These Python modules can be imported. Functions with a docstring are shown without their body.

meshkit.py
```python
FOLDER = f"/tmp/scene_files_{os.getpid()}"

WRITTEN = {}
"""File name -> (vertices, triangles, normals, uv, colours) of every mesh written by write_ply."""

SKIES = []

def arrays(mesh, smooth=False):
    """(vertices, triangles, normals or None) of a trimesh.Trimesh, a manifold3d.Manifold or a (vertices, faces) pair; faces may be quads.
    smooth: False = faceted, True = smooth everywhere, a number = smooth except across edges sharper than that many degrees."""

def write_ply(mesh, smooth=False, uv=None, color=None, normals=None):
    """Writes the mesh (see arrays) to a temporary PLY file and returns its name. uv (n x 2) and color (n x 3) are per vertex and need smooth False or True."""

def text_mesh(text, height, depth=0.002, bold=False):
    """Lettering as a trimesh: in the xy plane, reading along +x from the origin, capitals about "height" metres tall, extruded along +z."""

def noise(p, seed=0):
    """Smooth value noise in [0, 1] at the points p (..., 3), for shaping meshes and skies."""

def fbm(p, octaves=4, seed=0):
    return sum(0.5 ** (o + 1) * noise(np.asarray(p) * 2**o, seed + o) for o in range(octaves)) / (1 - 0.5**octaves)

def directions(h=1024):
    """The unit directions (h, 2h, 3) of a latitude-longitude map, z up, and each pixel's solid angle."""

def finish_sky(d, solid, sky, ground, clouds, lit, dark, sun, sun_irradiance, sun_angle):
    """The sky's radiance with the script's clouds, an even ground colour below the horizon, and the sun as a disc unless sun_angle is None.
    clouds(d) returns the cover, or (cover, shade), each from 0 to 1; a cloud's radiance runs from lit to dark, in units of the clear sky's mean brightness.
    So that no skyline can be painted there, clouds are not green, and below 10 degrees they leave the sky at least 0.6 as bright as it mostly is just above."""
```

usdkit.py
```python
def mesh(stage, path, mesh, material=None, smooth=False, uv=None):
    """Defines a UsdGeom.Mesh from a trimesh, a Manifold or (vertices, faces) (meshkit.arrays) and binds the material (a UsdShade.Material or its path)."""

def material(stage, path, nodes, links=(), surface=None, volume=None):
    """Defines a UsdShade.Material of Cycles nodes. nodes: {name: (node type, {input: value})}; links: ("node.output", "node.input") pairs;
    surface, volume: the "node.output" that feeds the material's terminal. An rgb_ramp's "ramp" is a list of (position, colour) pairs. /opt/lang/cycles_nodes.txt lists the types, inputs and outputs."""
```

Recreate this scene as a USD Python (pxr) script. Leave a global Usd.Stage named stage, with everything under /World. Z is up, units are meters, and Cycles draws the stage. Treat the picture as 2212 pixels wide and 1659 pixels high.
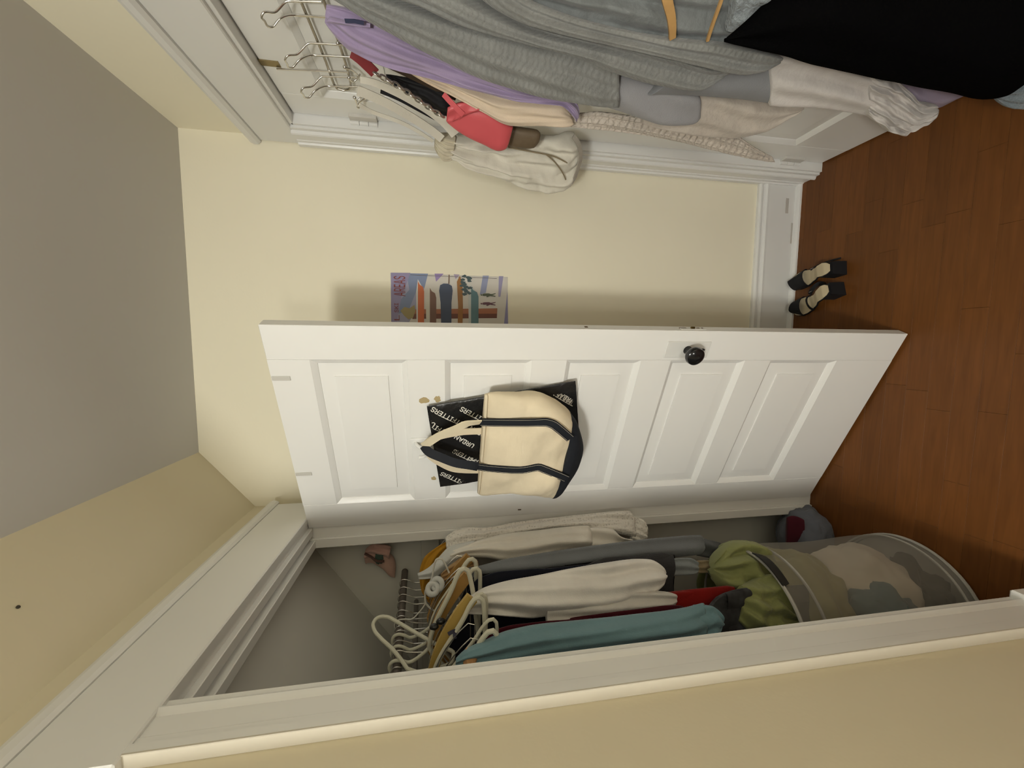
import math, random
import numpy as np, trimesh
import manifold3d as m3
import usdkit, meshkit
from scipy.interpolate import PchipInterpolator
from shapely.geometry import Polygon
from pxr import Usd, UsdGeom, UsdLux, UsdShade, Gf, Sdf, Vt

random.seed(7)
stage = Usd.Stage.CreateInMemory()
UsdGeom.SetStageUpAxis(stage, 'Z'); UsdGeom.SetStageMetersPerUnit(stage, 1.0)
UsdGeom.Xform.Define(stage, '/World')

# ------------------------------------------------------------------ camera (the phone was held on its side: world-up is picture-left)
F_PX, YAW, PITCH, ROLL, CAM_H = 880.05, math.radians(-5.3228), math.radians(9.6628), math.radians(0.5155), 1.5771
def cam_axes():
    f = np.array([math.sin(YAW)*math.cos(PITCH), math.cos(YAW)*math.cos(PITCH), -math.sin(PITCH)])
    r = np.array([math.cos(YAW), -math.sin(YAW), 0.0]); d = np.cross(f, r)
    c, s = math.cos(ROLL), math.sin(ROLL)
    return c*r+s*d, -s*r+c*d, f
RIGHT, DOWN, FWD = cam_axes()
CAM = np.array([0, 0, CAM_H])
cam = UsdGeom.Camera.Define(stage, '/World/camera')
mtx = np.eye(4); mtx[0, :3] = DOWN; mtx[1, :3] = RIGHT; mtx[2, :3] = -FWD; mtx[3, :3] = CAM
cam.AddTransformOp().Set(Gf.Matrix4d(*mtx.ravel().tolist()))
cam.CreateHorizontalApertureAttr(36.0); cam.CreateVerticalApertureAttr(27.0)
cam.CreateFocalLengthAttr(F_PX/2212*36.0)
cam.CreateClippingRangeAttr(Gf.Vec2f(0.02, 100))
cam.CreateExposureAttr(0.0)

# ------------------------------------------------------------------ light: a warm globe lamp behind and left of the camera
lamp = UsdLux.SphereLight.Define(stage, '/World/lamp')
lamp.AddTranslateOp().Set(Gf.Vec3d(-0.68, -1.00, 2.31))
lamp.CreateRadiusAttr(0.12); lamp.CreateIntensityAttr(168.0); lamp.CreateColorAttr(Gf.Vec3f(1.0, 0.985, 0.91))
lamp2 = UsdLux.SphereLight.Define(stage, '/World/fill_light_rear')      # added soft fill light behind the camera, not a known lamp
lamp2.AddTranslateOp().Set(Gf.Vec3d(-0.60, -2.10, 1.30))
lamp2.CreateRadiusAttr(0.20); lamp2.CreateIntensityAttr(29.0); lamp2.CreateColorAttr(Gf.Vec3f(1.0, 0.985, 0.91))

# ------------------------------------------------------------------ helpers
def PL(x, y, p, n):
    """picture point -> point on the vertical plane through p=(x,y) with horizontal normal n"""
    d = RIGHT*((1659-y-829.5)/F_PX) + DOWN*((x-1106)/F_PX) + FWD
    n = np.array([n[0], n[1], 0.0]); t = (n @ (np.array([p[0], p[1], 0]) - CAM)) / (n @ d)
    return CAM + t*d
def PX(x, y, X): return PL(x, y, (X, 0), (1, 0))
def PY(x, y, Y): return PL(x, y, (0, Y), (0, 1))

used = {}
def numbered(parent, name):
    k = (parent, name); n = used.get(k, -1)+1; used[k] = n
    return name if n == 0 else f'{name}_{n:03d}'
def path_of(parent):
    if parent is None: return '/World'
    return str(parent.GetPath()) if hasattr(parent, 'GetPath') else parent
def obj(name, mesh, mat, parent=None, smooth=35, label=None):
    pp = path_of(parent); p = f'{pp}/{numbered(pp, name)}'
    prim = usdkit.mesh(stage, p, mesh, mat, smooth=smooth).GetPrim()
    if label: prim.SetCustomDataByKey('label', label)
    return prim
def tag(prim, label, cat, group=None):
    prim.SetCustomDataByKey('label', label); prim.SetCustomDataByKey('category', cat)
    if group: prim.SetCustomDataByKey('group', group)
    return prim
def thing(name, label, cat, group=None):
    x = UsdGeom.Xform.Define(stage, '/World/'+numbered('/World', name)).GetPrim()
    return tag(x, label, cat, group)
def struct_x(name, label=None):
    x = UsdGeom.Xform.Define(stage, '/World/'+numbered('/World', name)).GetPrim()
    x.SetCustomDataByKey('kind', 'structure')
    if label: x.SetCustomDataByKey('label', label)
    return x
def struct(name, mesh, mat, label=None, smooth=35):
    p = obj(name, mesh, mat, None, smooth); p.SetCustomDataByKey('kind', 'structure')
    if label: p.SetCustomDataByKey('label', label)
    return p

def cbox(lo, hi, b=0.002):
    lo, hi = np.array(lo, float), np.array(hi, float); b = min(b, *(hi-lo)*0.45)
    pts = []
    for sx in (0, 1):
        for sy in (0, 1):
            for sz in (0, 1):
                c = np.where([sx, sy, sz], hi, lo); s = np.where([sx, sy, sz], -b, b)
                for k in range(3):
                    o = s.copy(); o[k] = 0; pts.append(c+o)
    return trimesh.convex.convex_hull(np.array(pts))
def cat(*ms): return trimesh.util.concatenate(list(ms))
def xf(m, R, t):
    m = m.copy(); T = np.eye(4); T[:3, :3] = R; T[:3, 3] = t; m.apply_transform(T)
    if np.linalg.det(R) < 0: m.invert()
    return m
def spline(pts, n=8):
    p = np.array(pts, float)
    if len(p) < 3: return np.array([p[0]+(p[-1]-p[0])*k/n for k in range(n+1)])
    t = np.r_[0, np.cumsum(np.linalg.norm(np.diff(p, axis=0), axis=1)+1e-9)]
    s = np.linspace(0, t[-1], n*(len(p)-1)+1)
    # centripetal-like Catmull-Rom through pchip per axis keeps it tight
    return np.stack([PchipInterpolator(t, p[:, k])(s) for k in range(3)], 1)
def tube(pts, r, sides=10, closed=False):
    p = np.asarray(pts, float); n = len(p)
    if closed: t = np.roll(p, -1, 0)-np.roll(p, 1, 0)
    else: t = np.gradient(p, axis=0)
    t /= np.linalg.norm(t, axis=1, keepdims=True)+1e-12
    a = np.cross(t[0], [0, 0, 1.0]);
    if np.linalg.norm(a) < 0.1: a = np.cross(t[0], [1.0, 0, 0])
    A = []
    for k in range(n):
        a = a - t[k]*(a@t[k]); a /= np.linalg.norm(a)+1e-12; A.append(a)
    A = np.array(A); B = np.cross(t, A); r = np.broadcast_to(r, (n,))
    ang = np.arange(sides)*2*np.pi/sides
    v = p[:, None]+r[:, None, None]*(np.cos(ang)[None, :, None]*A[:, None]+np.sin(ang)[None, :, None]*B[:, None])
    v = v.reshape(-1, 3); f = []
    m = n if closed else n-1
    for i in range(m):
        j = (i+1) % n
        for k in range(sides):
            k2 = (k+1) % sides
            f += [[i*sides+k, i*sides+k2, j*sides+k2], [i*sides+k, j*sides+k2, j*sides+k]]
    if not closed:
        v = np.vstack([v, p[0], p[-1]])
        for k in range(sides):
            k2 = (k+1) % sides
            f += [[n*sides, k2, k], [n*sides+1, (n-1)*sides+k, (n-1)*sides+k2]]
    mm = trimesh.Trimesh(v, f, process=False)
    if mm.volume < 0: mm.invert()
    return mm
def extrude(pts2, h):
    return trimesh.creation.extrude_polygon(Polygon(pts2), h, engine='earcut')
def ribbon(pts, nrm, width, th=0.003, widths=None):
    """flat strap along pts; its face looks along nrm"""
    p = np.asarray(pts, float); n = len(p)
    t = np.gradient(p, axis=0); t /= np.linalg.norm(t, axis=1, keepdims=True)+1e-12
    N = np.broadcast_to(np.asarray(nrm, float), p.shape); N = N - t*np.sum(N*t, 1, keepdims=True); N /= np.linalg.norm(N, axis=1, keepdims=True)+1e-12
    S = np.cross(t, N); w = np.broadcast_to(width if widths is None else widths, (n,))[:, None]/2
    v = np.stack([p+S*w+N*th/2, p-S*w+N*th/2, p-S*w-N*th/2, p+S*w-N*th/2], 1).reshape(-1, 3); f = []
    for i in range(n-1):
        for k in range(4):
            a, b, c, d = i*4+k, i*4+(k+1) % 4, (i+1)*4+(k+1) % 4, (i+1)*4+k
            f += [[a, b, c], [a, c, d]]
    e = (n-1)*4; f += [[0, 2, 1], [0, 3, 2], [e, e+1, e+2], [e, e+2, e+3]]
    m = trimesh.Trimesh(v, f, process=False)
    if m.volume < 0: m.invert()
    return m

def loft(A, B, T, nrm, folds=(), noise=(0, 8), ns=60, nt=56, power=0.8, seed=0, wav=0.0, back=1.0, edge=(0, 0)):
    """A cloth body. A, B: its two edges (lists of points, top to bottom); T: half thickness per row; nrm: the way its face looks.
    folds: (count across, depth, phase, drift along) ridges; both faces follow them. Rounded, closed, of real thickness."""
    A, B = np.asarray(A, float), np.asarray(B, float); T = np.broadcast_to(T, (len(A),)).astype(float)
    mid = (A+B)/2; s0 = np.r_[0, np.cumsum(np.linalg.norm(np.diff(mid, axis=0), axis=1)+1e-6)]; s0 /= s0[-1]
    s = np.linspace(0, 1, ns)
    ip = lambda q: PchipInterpolator(s0, q, axis=0)(s)
    A, B, T = ip(A), ip(B), ip(T)
    nrm = np.asarray(nrm, float)
    N = np.broadcast_to(nrm, A.shape) if nrm.ndim == 1 else np.stack([np.interp(s, s0, nrm[:, k]) for k in range(3)], 1)
    N = N/np.linalg.norm(N, axis=1, keepdims=True)
    C, H = (A+B)/2, (B-A)/2; hw = np.linalg.norm(H, axis=1)
    T = np.minimum(T, np.maximum(hw*0.95, 0.002))
    th = np.arange(nt)*2*np.pi/nt
    cu, sv = np.cos(th), np.sin(th)
    U = np.sign(cu)*np.abs(cu)**power; V = np.sign(sv)*np.abs(sv)**power
    V = np.where(V < 0, V*back, V)
    off = np.zeros((ns, nt))
    for (k, amp, ph, dr) in folds:
        env = np.minimum(1, np.minimum(s, 1-s)*8+0.35)
        warp = 0.5*(meshkit.noise(np.stack([s*3, s*0+seed*1.7, s*0], 1), seed)-0.5)
        off += amp*env[:, None]*np.sin(2*np.pi*(k*U[None]/2+dr*s[:, None]+warp[:, None])+ph)
    P = C[:, None]+H[:, None]*U[None, :, None]
    if noise[0]:
        q = P*noise[1]; off = off+noise[0]*(meshkit.fbm(q+seed*13.1, 4, seed)-0.5)*2
    P = P+N[:, None]*(T[:, None]*V[None]+off)[..., None]
    if wav:
        e = wav*(meshkit.noise(np.stack([s*9, s*0+3.3, s*0+seed], 1), seed)-0.5)
        P = P+(H/np.maximum(hw, 1e-6)[:, None])[:, None]*(e[:, None]*np.abs(U)[None])[..., None]
    v = P.reshape(-1, 3); f = []
    i, k = np.meshgrid(np.arange(ns-1), np.arange(nt), indexing='ij'); k2 = (k+1) % nt
    q = np.stack([i*nt+k, i*nt+k2, (i+1)*nt+k2, (i+1)*nt+k], -1).reshape(-1, 4)
    f = np.vstack([q[:, [0, 1, 2]], q[:, [0, 2, 3]]])
    v = np.vstack([v, P[0].mean(0), P[-1].mean(0)]); n = ns*nt
    kk = np.arange(nt); k2 = (kk+1) % nt
    f = np.vstack([f, np.stack([np.full(nt, n), k2, kk], 1), np.stack([np.full(nt, n+1), (ns-1)*nt+kk, (ns-1)*nt+k2], 1)])
    m = trimesh.Trimesh(v, f, process=False)
    if m.volume < 0: m.invert()
    return m
def pxloft(rows, plane, T, nrm=None, **kw):
    """rows: (xa, ya, xb, yb) edge points read off the photograph, put on the vertical plane (point, normal) where the cloth hangs"""
    p, n = plane
    A = [PL(r[0], r[1], p, n) for r in rows]; B = [PL(r[2], r[3], p, n) for r in rows]
    return loft(A, B, T, nrm if nrm is not None else (n[0], n[1], 0), **kw)
def blob(c, r, noise=(0.02, 8), seed=0, sub=4, flat=None):
    m = trimesh.creation.icosphere(sub, 1.0); v = m.vertices.copy()
    d = meshkit.fbm(v*noise[1]*0.25+seed*7.7, 4, seed)-0.5
    v = v*np.array(r)*(1+2*noise[0]*d[:, None]/min(r))+np.array(c)
    if flat is not None: v[:, 2] = np.maximum(v[:, 2], flat)
    return trimesh.Trimesh(v, m.faces, process=False)

# ------------------------------------------------------------------ materials
LOOK = {}
def M(name, rgb, rough=0.6, bump=None, var=None, sheen=0, metal=0, spec=0.5, trans=0, alpha=1.0, noise_scale=None):
    if name in LOOK: return LOOK[name]
    nodes = {'p': ('principled_bsdf', {'base_color': rgb, 'roughness': rough, 'metallic': metal, 'specular_ior_level': spec, 'sheen_weight': sheen, 'sheen_roughness': 0.5, 'alpha': alpha})}
    links = []
    if bump or var: nodes['g'] = ('geometry', {})
    if var:
        sc, amt = var[0], var[1]; lo = tuple(c*(1-amt) for c in rgb); hi = tuple(min(1, c*(1+amt)) for c in rgb)
        nodes['vn'] = ('noise_texture', {'scale': sc, 'detail': 4.0}); links.append(('g.position', 'vn.vector'))
        nodes['vr'] = ('rgb_ramp', {'ramp': [(0.3, lo), (0.7, hi)]}); links += [('vn.fac', 'vr.fac'), ('vr.color', 'p.base_color')]
    if bump:
        nodes['bn'] = ('noise_texture', {'scale': bump[0], 'detail': 5.0}); links.append(('g.position', 'bn.vector'))
        nodes['b'] = ('bump', {'strength': bump[1], 'distance': bump[2] if len(bump) > 2 else 0.004}); links += [('bn.fac', 'b.height'), ('b.normal', 'p.normal')]
    LOOK[name] = usdkit.material(stage, '/World/Looks/'+name, nodes, links, surface='p.BSDF')
    return LOOK[name]
def knit(name, rgb, scale, rough=0.9, direction='z', strength=0.6, var=0.08, dist=0.004):
    nodes = {'p': ('principled_bsdf', {'base_color': rgb, 'roughness': rough, 'specular_ior_level': 0.15, 'sheen_weight': 0.25}),
             'g': ('geometry', {}), 'w': ('wave_texture', {'bands_direction': direction, 'scale': scale, 'distortion': 3.0, 'detail': 2.0, 'detail_scale': 2.0}),
             'n': ('noise_texture', {'scale': 14.0, 'detail': 5.0}), 'b': ('bump', {'strength': strength, 'distance': dist}),
             'r': ('rgb_ramp', {'ramp': [(0.3, tuple(c*(1-var) for c in rgb)), (0.7, tuple(min(1, c*(1+var)) for c in rgb))]})}
    LOOK[name] = usdkit.material(stage, '/World/Looks/'+name, nodes, [('g.position', 'w.vector'), ('g.position', 'n.vector'), ('w.fac', 'b.height'), ('b.normal', 'p.normal'), ('n.fac', 'r.fac'), ('r.color', 'p.base_color')], surface='p.BSDF')
    return LOOK[name]

white = M('white_gloss_paint', (0.80, 0.80, 0.78), 0.34, bump=(60, 0.05, 0.002))
trimw = M('white_trim_paint', (0.76, 0.76, 0.74), 0.36, bump=(40, 0.08, 0.002))
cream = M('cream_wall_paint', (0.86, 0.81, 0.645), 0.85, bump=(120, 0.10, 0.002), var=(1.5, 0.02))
ceilp = M('grey_ceiling_paint', (0.58, 0.57, 0.55), 0.9, bump=(90, 0.1, 0.002))
rearp = M('rear_wall_dark', (0.20, 0.19, 0.17), 0.9)  # unseen walls, toned dark to cut the light they bounce back
closetp = M('closet_plaster', (0.60, 0.59, 0.55), 0.85, var=(2.0, 0.05))
chrome = M('chrome', (0.72, 0.70, 0.66), 0.22, metal=1)
blackmet = M('black_metal', (0.012, 0.012, 0.012), 0.25)

# ------------------------------------------------------------------ room shell
XL, XR, YB, ZC = -0.620, 0.749, 1.665, 2.476
XC, XO = -0.596, 0.728            # casing faces, left and right
YN, YH, ZH = 0.7315, 1.480, 2.042  # closet opening: near edge, far (hinge) edge, head
YR = -2.5                          # wall behind the camera
YE, XW0 = 0.30, -2.30              # the closet wall ends here and the room widens to the left
struct('wall_back', cbox((XL-.10, YB, -.02), (XR+.10, YB+.08, 2.6), 0), cream, 'cream painted back wall', smooth=False)
wl = [cbox((XL-.09, YE, 0), (XL, YN-.02, 2.32), 0), cbox((XL-.09, YH+.03, 0), (XL, YB, 2.32), 0), cbox((XL-.09, YN-.02, ZH+.02), (XL, YH+.03, 2.32), 0)]
dimmed_cream = M('cream_paint_dimmed', (0.70, 0.635, 0.47), 0.85, bump=(120, 0.10, 0.002), var=(1.5, 0.02))  # same cream, darkened to stand for the weaker indirect light on these surfaces
struct('wall_left', cat(*wl), dimmed_cream, 'cream painted wall with the closet opening', smooth=False)
RD0, RD1, RDZ = 0.775, 1.537, 2.060   # right door: latch side, hinge side, top
wr = [cbox((XR, RD1+.012, 0), (XR+.1, YB, 2.6), 0), cbox((XR, YR, 0), (XR+.1, RD0-.012, 2.6), 0), cbox((XR, RD0-.012, RDZ+.012), (XR+.1, RD1+.012, 2.6), 0)]
struct('wall_right', cat(*wr), cream, 'cream painted wall with the clothes-hung door', smooth=False)
struct('wall_rear', cbox((XW0-.1, YR-.08, 0), (XR+.1, YR, 2.6), 0), rearp, smooth=False)
struct('wall_far_left', cbox((XW0-.08, YR, 0), (XW0, YE, 2.6), 0), rearp, smooth=False)
struct('wall_partition', cbox((XW0, YE, 0), (XL-.085, YE+.05, 2.6), 0), rearp, smooth=False)
XS = -0.400
struct('ceiling', cat(cbox((XS-.02, YE, ZC), (XR+.1, YB+.05, ZC+.08), 0), cbox((XW0-.05, YR, ZC), (XR+.1, YE, ZC+.08), 0)), ceilp, 'flat grey-white ceiling', smooth=False)
zk = ZC-0.83*(XS-XL)               # where the slope meets the left wall
sl = trimesh.Trimesh([(XS, YE, ZC), (XS, YB+.02, ZC), (XL-.09, YB+.02, zk-.09*.83), (XL-.09, YE, zk-.09*.83), (XS, YE, ZC+.1), (XS, YB+.02, ZC+.1), (XL-.09, YB+.02, zk+.05), (XL-.09, YE, zk+.05)],
                     [[0, 2, 1], [0, 3, 2], [4, 5, 6], [4, 6, 7], [0, 1, 5], [0, 5, 4], [3, 6, 2], [3, 7, 6], [0, 4, 7], [0, 7, 3], [1, 2, 6], [1, 6, 5]])
slope_ceiling = struct('ceiling_slope', sl, dimmed_cream, 'sloped cream attic ceiling above the closet', smooth=False)

# floor: laminate strips running across the room
fl = struct_x('floor', 'reddish-brown wood laminate floor')
obj('subfloor', cbox((XW0-.05, YR, -.06), (XR+.1, YB+.02, -.010), 0), M('subfloor_brown', (0.16, 0.06, 0.018), 0.5), fl, smooth=False)
def wood(name, a, b):
    nodes = {'p': ('principled_bsdf', {'roughness': 0.42, 'specular_ior_level': 0.30}), 'g': ('geometry', {}), 'm': ('mapping', {'mapping_type': 'point', 'scale': (2.2, 26.0, 1.0)}),
             'n': ('noise_texture', {'scale': 3.0, 'detail': 6.0, 'distortion': 0.6}), 'r': ('rgb_ramp', {'ramp': [(0.25, a), (0.75, b)]})}
    return usdkit.material(stage, '/World/Looks/'+name, nodes, [('g.position', 'm.vector'), ('m.vector', 'n.vector'), ('n.fac', 'r.fac'), ('r.color', 'p.base_color')], surface='p.BSDF')
planks = [wood(f'laminate_tone_{k}', tuple(c*s*.86 for c in (0.128, 0.045, 0.0092)), tuple(c*s*1.12 for c in (0.138, 0.050, 0.0110))) for k, s in (('deep', .93), ('mid', .98), ('warm', 1.03), ('light', 1.08))]
rng = random.Random(3); w = 0.0655; y = YB-.02-w*0.35
y1 = YB+.01
while y1 > 0.05:
    y0 = y1-w; x = -1.42-rng.random()*.4
    while x < XR+.06:
        L = rng.choice([.38, .46, .54, .62]); x1 = min(x+L, XR+.06); xa = max(x, -1.42)
        if x1 - xa > 0.02:
            obj('plank', cbox((xa+.0002, y0+.0002, -.010), (x1-.0002, y1-.0002, 0), .0003), planks[rng.randrange(4)], fl, smooth=False)
        x += L
    y1 = y0
obj('plank_far', cbox((XW0, YR, -.010), (XR+.06, y1, 0), .001), planks[1], fl, smooth=False)

# closet interior
YCF, XCB = 1.62, -1.40
struct('wall_closet_far', cbox((XCB-.05, YCF, 0), (XL-.085, YCF+.05, 2.4), 0), closetp, 'plain closet end wall', smooth=False)
struct('wall_closet_back', cbox((XCB-.05, .30, 0), (XCB, YCF+.05, 2.4), 0), closetp, smooth=False)
struct('wall_closet_near', cbox((XCB-.05, .36, 0), (XL-.09, .40, 2.4), 0), closetp, smooth=False)
zc = lambda x: 2.06+.70*(x+.80)
sc = trimesh.Trimesh([(-.70, .3, zc(-.70)), (-.70, YCF+.05, zc(-.70)), (XCB-.05, YCF+.05, zc(XCB-.05)), (XCB-.05, .3, zc(XCB-.05)), (-.70, .3, 2.5), (-.70, YCF+.05, 2.5), (XCB-.05, YCF+.05, 2.5), (XCB-.05, .3, 2.5)],
                     [[0, 2, 1], [0, 3, 2], [4, 5, 6], [4, 6, 7], [0, 1, 5], [0, 5, 4], [3, 6, 2], [3, 7, 6], [0, 4, 7], [0, 7, 3], [1, 2, 6], [1, 6, 5]])
struct('ceiling_closet', sc, closetp, 'sloped closet ceiling', smooth=False)
cl = obj('shelf_cleat', cbox((-1.38, YCF-.022, 1.596), (-.72, YCF, 1.668), .003), M('cleat_paint', (0.55, 0.54, 0.49), 0.5))
tag(cl, 'painted wooden batten fixed along the closet end wall under the wire shelf', 'batten')

# ------------------------------------------------------------------ mouldings
def profile_sweep(prof, p0, p1, out, up):
    """prof: closed (out, up) outline swept from p0 to p1"""
    p0, p1, out, up = (np.asarray(q, float) for q in (p0, p1, out, up))
    ring = np.array([out*a+up*b for a, b in prof]); n = len(ring)
    m = extrude(prof, 1.0); L = p1-p0
    v = m.vertices; V = p0+v[:, :1]*out+v[:, 1:2]*up+v[:, 2:3]*L
    mm = trimesh.Trimesh(V, m.faces, process=False)
    if mm.volume < 0: mm.invert()
    return mm
# side casings (profile: distance out from wall, distance from the opening edge)
def casing_prof(wd, d):
    return [(0, 0), (d*.60, 0), (d*.60, .015), (d*.90, .018), (d*.99, .023), (d*.90, .029), (d*.70, .034), (d*.70, wd-.034), (d*.80, wd-.031), (d*.80, wd-.020), (d*1.0, wd-.017), (d*1.0, wd), (0, wd)]
DL = XC-XL
t1 = struct_x('trim_1', 'white casing of the closet doorway')
obj('side_casing', profile_sweep(casing_prof(.1035, DL), (XL, YN, .205), (XL, YN, ZH+.004), (1, 0, 0), (0, -1, 0)), trimw, t1, smooth=25)
obj('back_band', cbox((XL, YN-.1050, .208), (XC+.0005, YN-.1044+.004, ZH+.002), .001), M('trim_white_dimmed', (.58, .54, .45), .6), t1, label='outer edge of the near casing, its white dimmed against direct light')  # white trim with its colour lowered to offset the direct lamp light
obj('side_casing', profile_sweep(casing_prof(.1045, DL), (XL, YH+.012, 0), (XL, YH+.012, ZH+.004), (1, 0, 0), (0, 1, 0)), trimw, t1, smooth=25)
obj('plinth_block', cbox((XL, YN-.107, 0), (XC+.010, YN+.001, .208), .004), trimw, t1)
obj('head_casing', cbox((XL, YN-.120, ZH), (XC+.001, YH+.13, ZH+.150), .003), trimw, t1)
obj('cap_moulding', profile_sweep([(0, 0), (.026, 0), (.032, .007), (.034, .020), (.030, .030), (0, .030)], (XL, YN-.135, ZH+.150), (XL, YH+.145, ZH+.150), (1, 0, 0), (0, 0, 1)), trimw, t1, smooth=25)
# jambs and stops
jm = struct_x('trim_2', 'white jamb and door stop inside the closet doorway')
obj('head_jamb', cbox((-.712, YN-.0, ZH+.004), (XL+.010, YH+.02, ZH+.022), .001), trimw, jm)
obj('head_stop', cbox((-.668, YN, ZH-.010), (-.640, YH, ZH+.006), .002), trimw, jm)
obj('head_stop', cbox((-.712, YN, ZH-.020), (-.682, YH, ZH+.006), .002), trimw, jm)
obj('far_jamb', cbox((-.712, YH, 0), (XL+.010, YH+.030, ZH+.02), .001), trimw, jm)
obj('far_stop', cbox((-.712, YH-.012, 0), (-.676, YH+.002, ZH), .003), trimw, jm)
obj('near_jamb', cbox((-.712, YN-.020, 0), (XL+.010, YN-.001, ZH+.02), .001), trimw, jm)
# right door casing
DR = XR-XO
t3 = struct_x('trim_3', 'white casing of the right-hand doorway')
RC = RD1+.014
obj('side_casing', profile_sweep(casing_prof(YB-.006-RC, DR+.01), (XR, RC, 0), (XR, RC, RDZ+.02), (-1, 0, 0), (0, 1, 0)), trimw, t3, smooth=25)
obj('side_casing', profile_sweep(casing_prof(.105, DR), (XR, RD0-.014, 0), (XR, RD0-.014, RDZ+.02), (-1, 0, 0), (0, -1, 0)), trimw, t3, smooth=25)
obj('head_casing', cbox((XO, RD0-.13, RDZ+.016), (XR, YB-.006, RDZ+.150), .003), trimw, t3)
obj('cap_moulding', profile_sweep([(0, 0), (.026, 0), (.034, .008), (.036, .022), (.030, .034), (0, .034)], (XR, RD0-.15, RDZ+.150), (XR, YB-.004, RDZ+.150), (-1, 0, 0), (0, 0, 1)), trimw, t3, smooth=25)
obj('head_jamb', cbox((XR-.01, RD0-.012, RDZ+.004), (XR+.1, RD1+.012, RDZ+.018), .001), trimw, t3)
obj('hinge_jamb', cbox((XR-.010, RD1+.003, 0), (XR+.1, RD1+.016, RDZ+.01), .001), trimw, t3)
# baseboards
bb = struct_x('baseboard_back', 'tall white baseboard with moulded cap under the back wall')
x0, x1 = XL, XO+.004
obj('board', profile_sweep([(0, 0), (.017, 0), (.017, .150), (.0, .150)], (x0, YB, 0), (x1, YB, 0), (0, -1, 0), (0, 0, 1)), trimw, bb, smooth=25)
obj('cap', profile_sweep([(0, .150), (.017, .150), (.023, .155), (.024, .164), (.016, .171), (.015, .178), (.020, .184), (.020, .192), (.012, .198), (0, .198)], (x0, YB, 0), (x1, YB, 0), (0, -1, 0), (0, 0, 1)), trimw, bb, smooth=25)
obj('shoe_moulding', profile_sweep([(.017, 0), (.033, 0), (.032, .008), (.026, .017), (.017, .020)], (x0, YB, 0), (x1, YB, 0), (0, -1, 0), (0, 0, 1)), trimw, bb, smooth=25)
obj('scuff_mark', cbox((.60, YB-.0182, .050), (.665, YB-.0165, .066), .001), M('scuff_grey', (.50, .47, .43), .7), bb)
obj('scuff_mark', cbox((.47, YB-.0182, .022), (.56, YB-.0165, .031), .001), M('scuff_grey', (.50, .47, .43), .7), bb)
bl = struct('baseboard_left', cbox((XL, YE, 0), (XL+.02, YN-.107, .196), .003), trimw)
br = struct('baseboard_right', cbox((XR-.02, YR, 0), (XR, RD0-.12, .196), .003), trimw)

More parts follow.
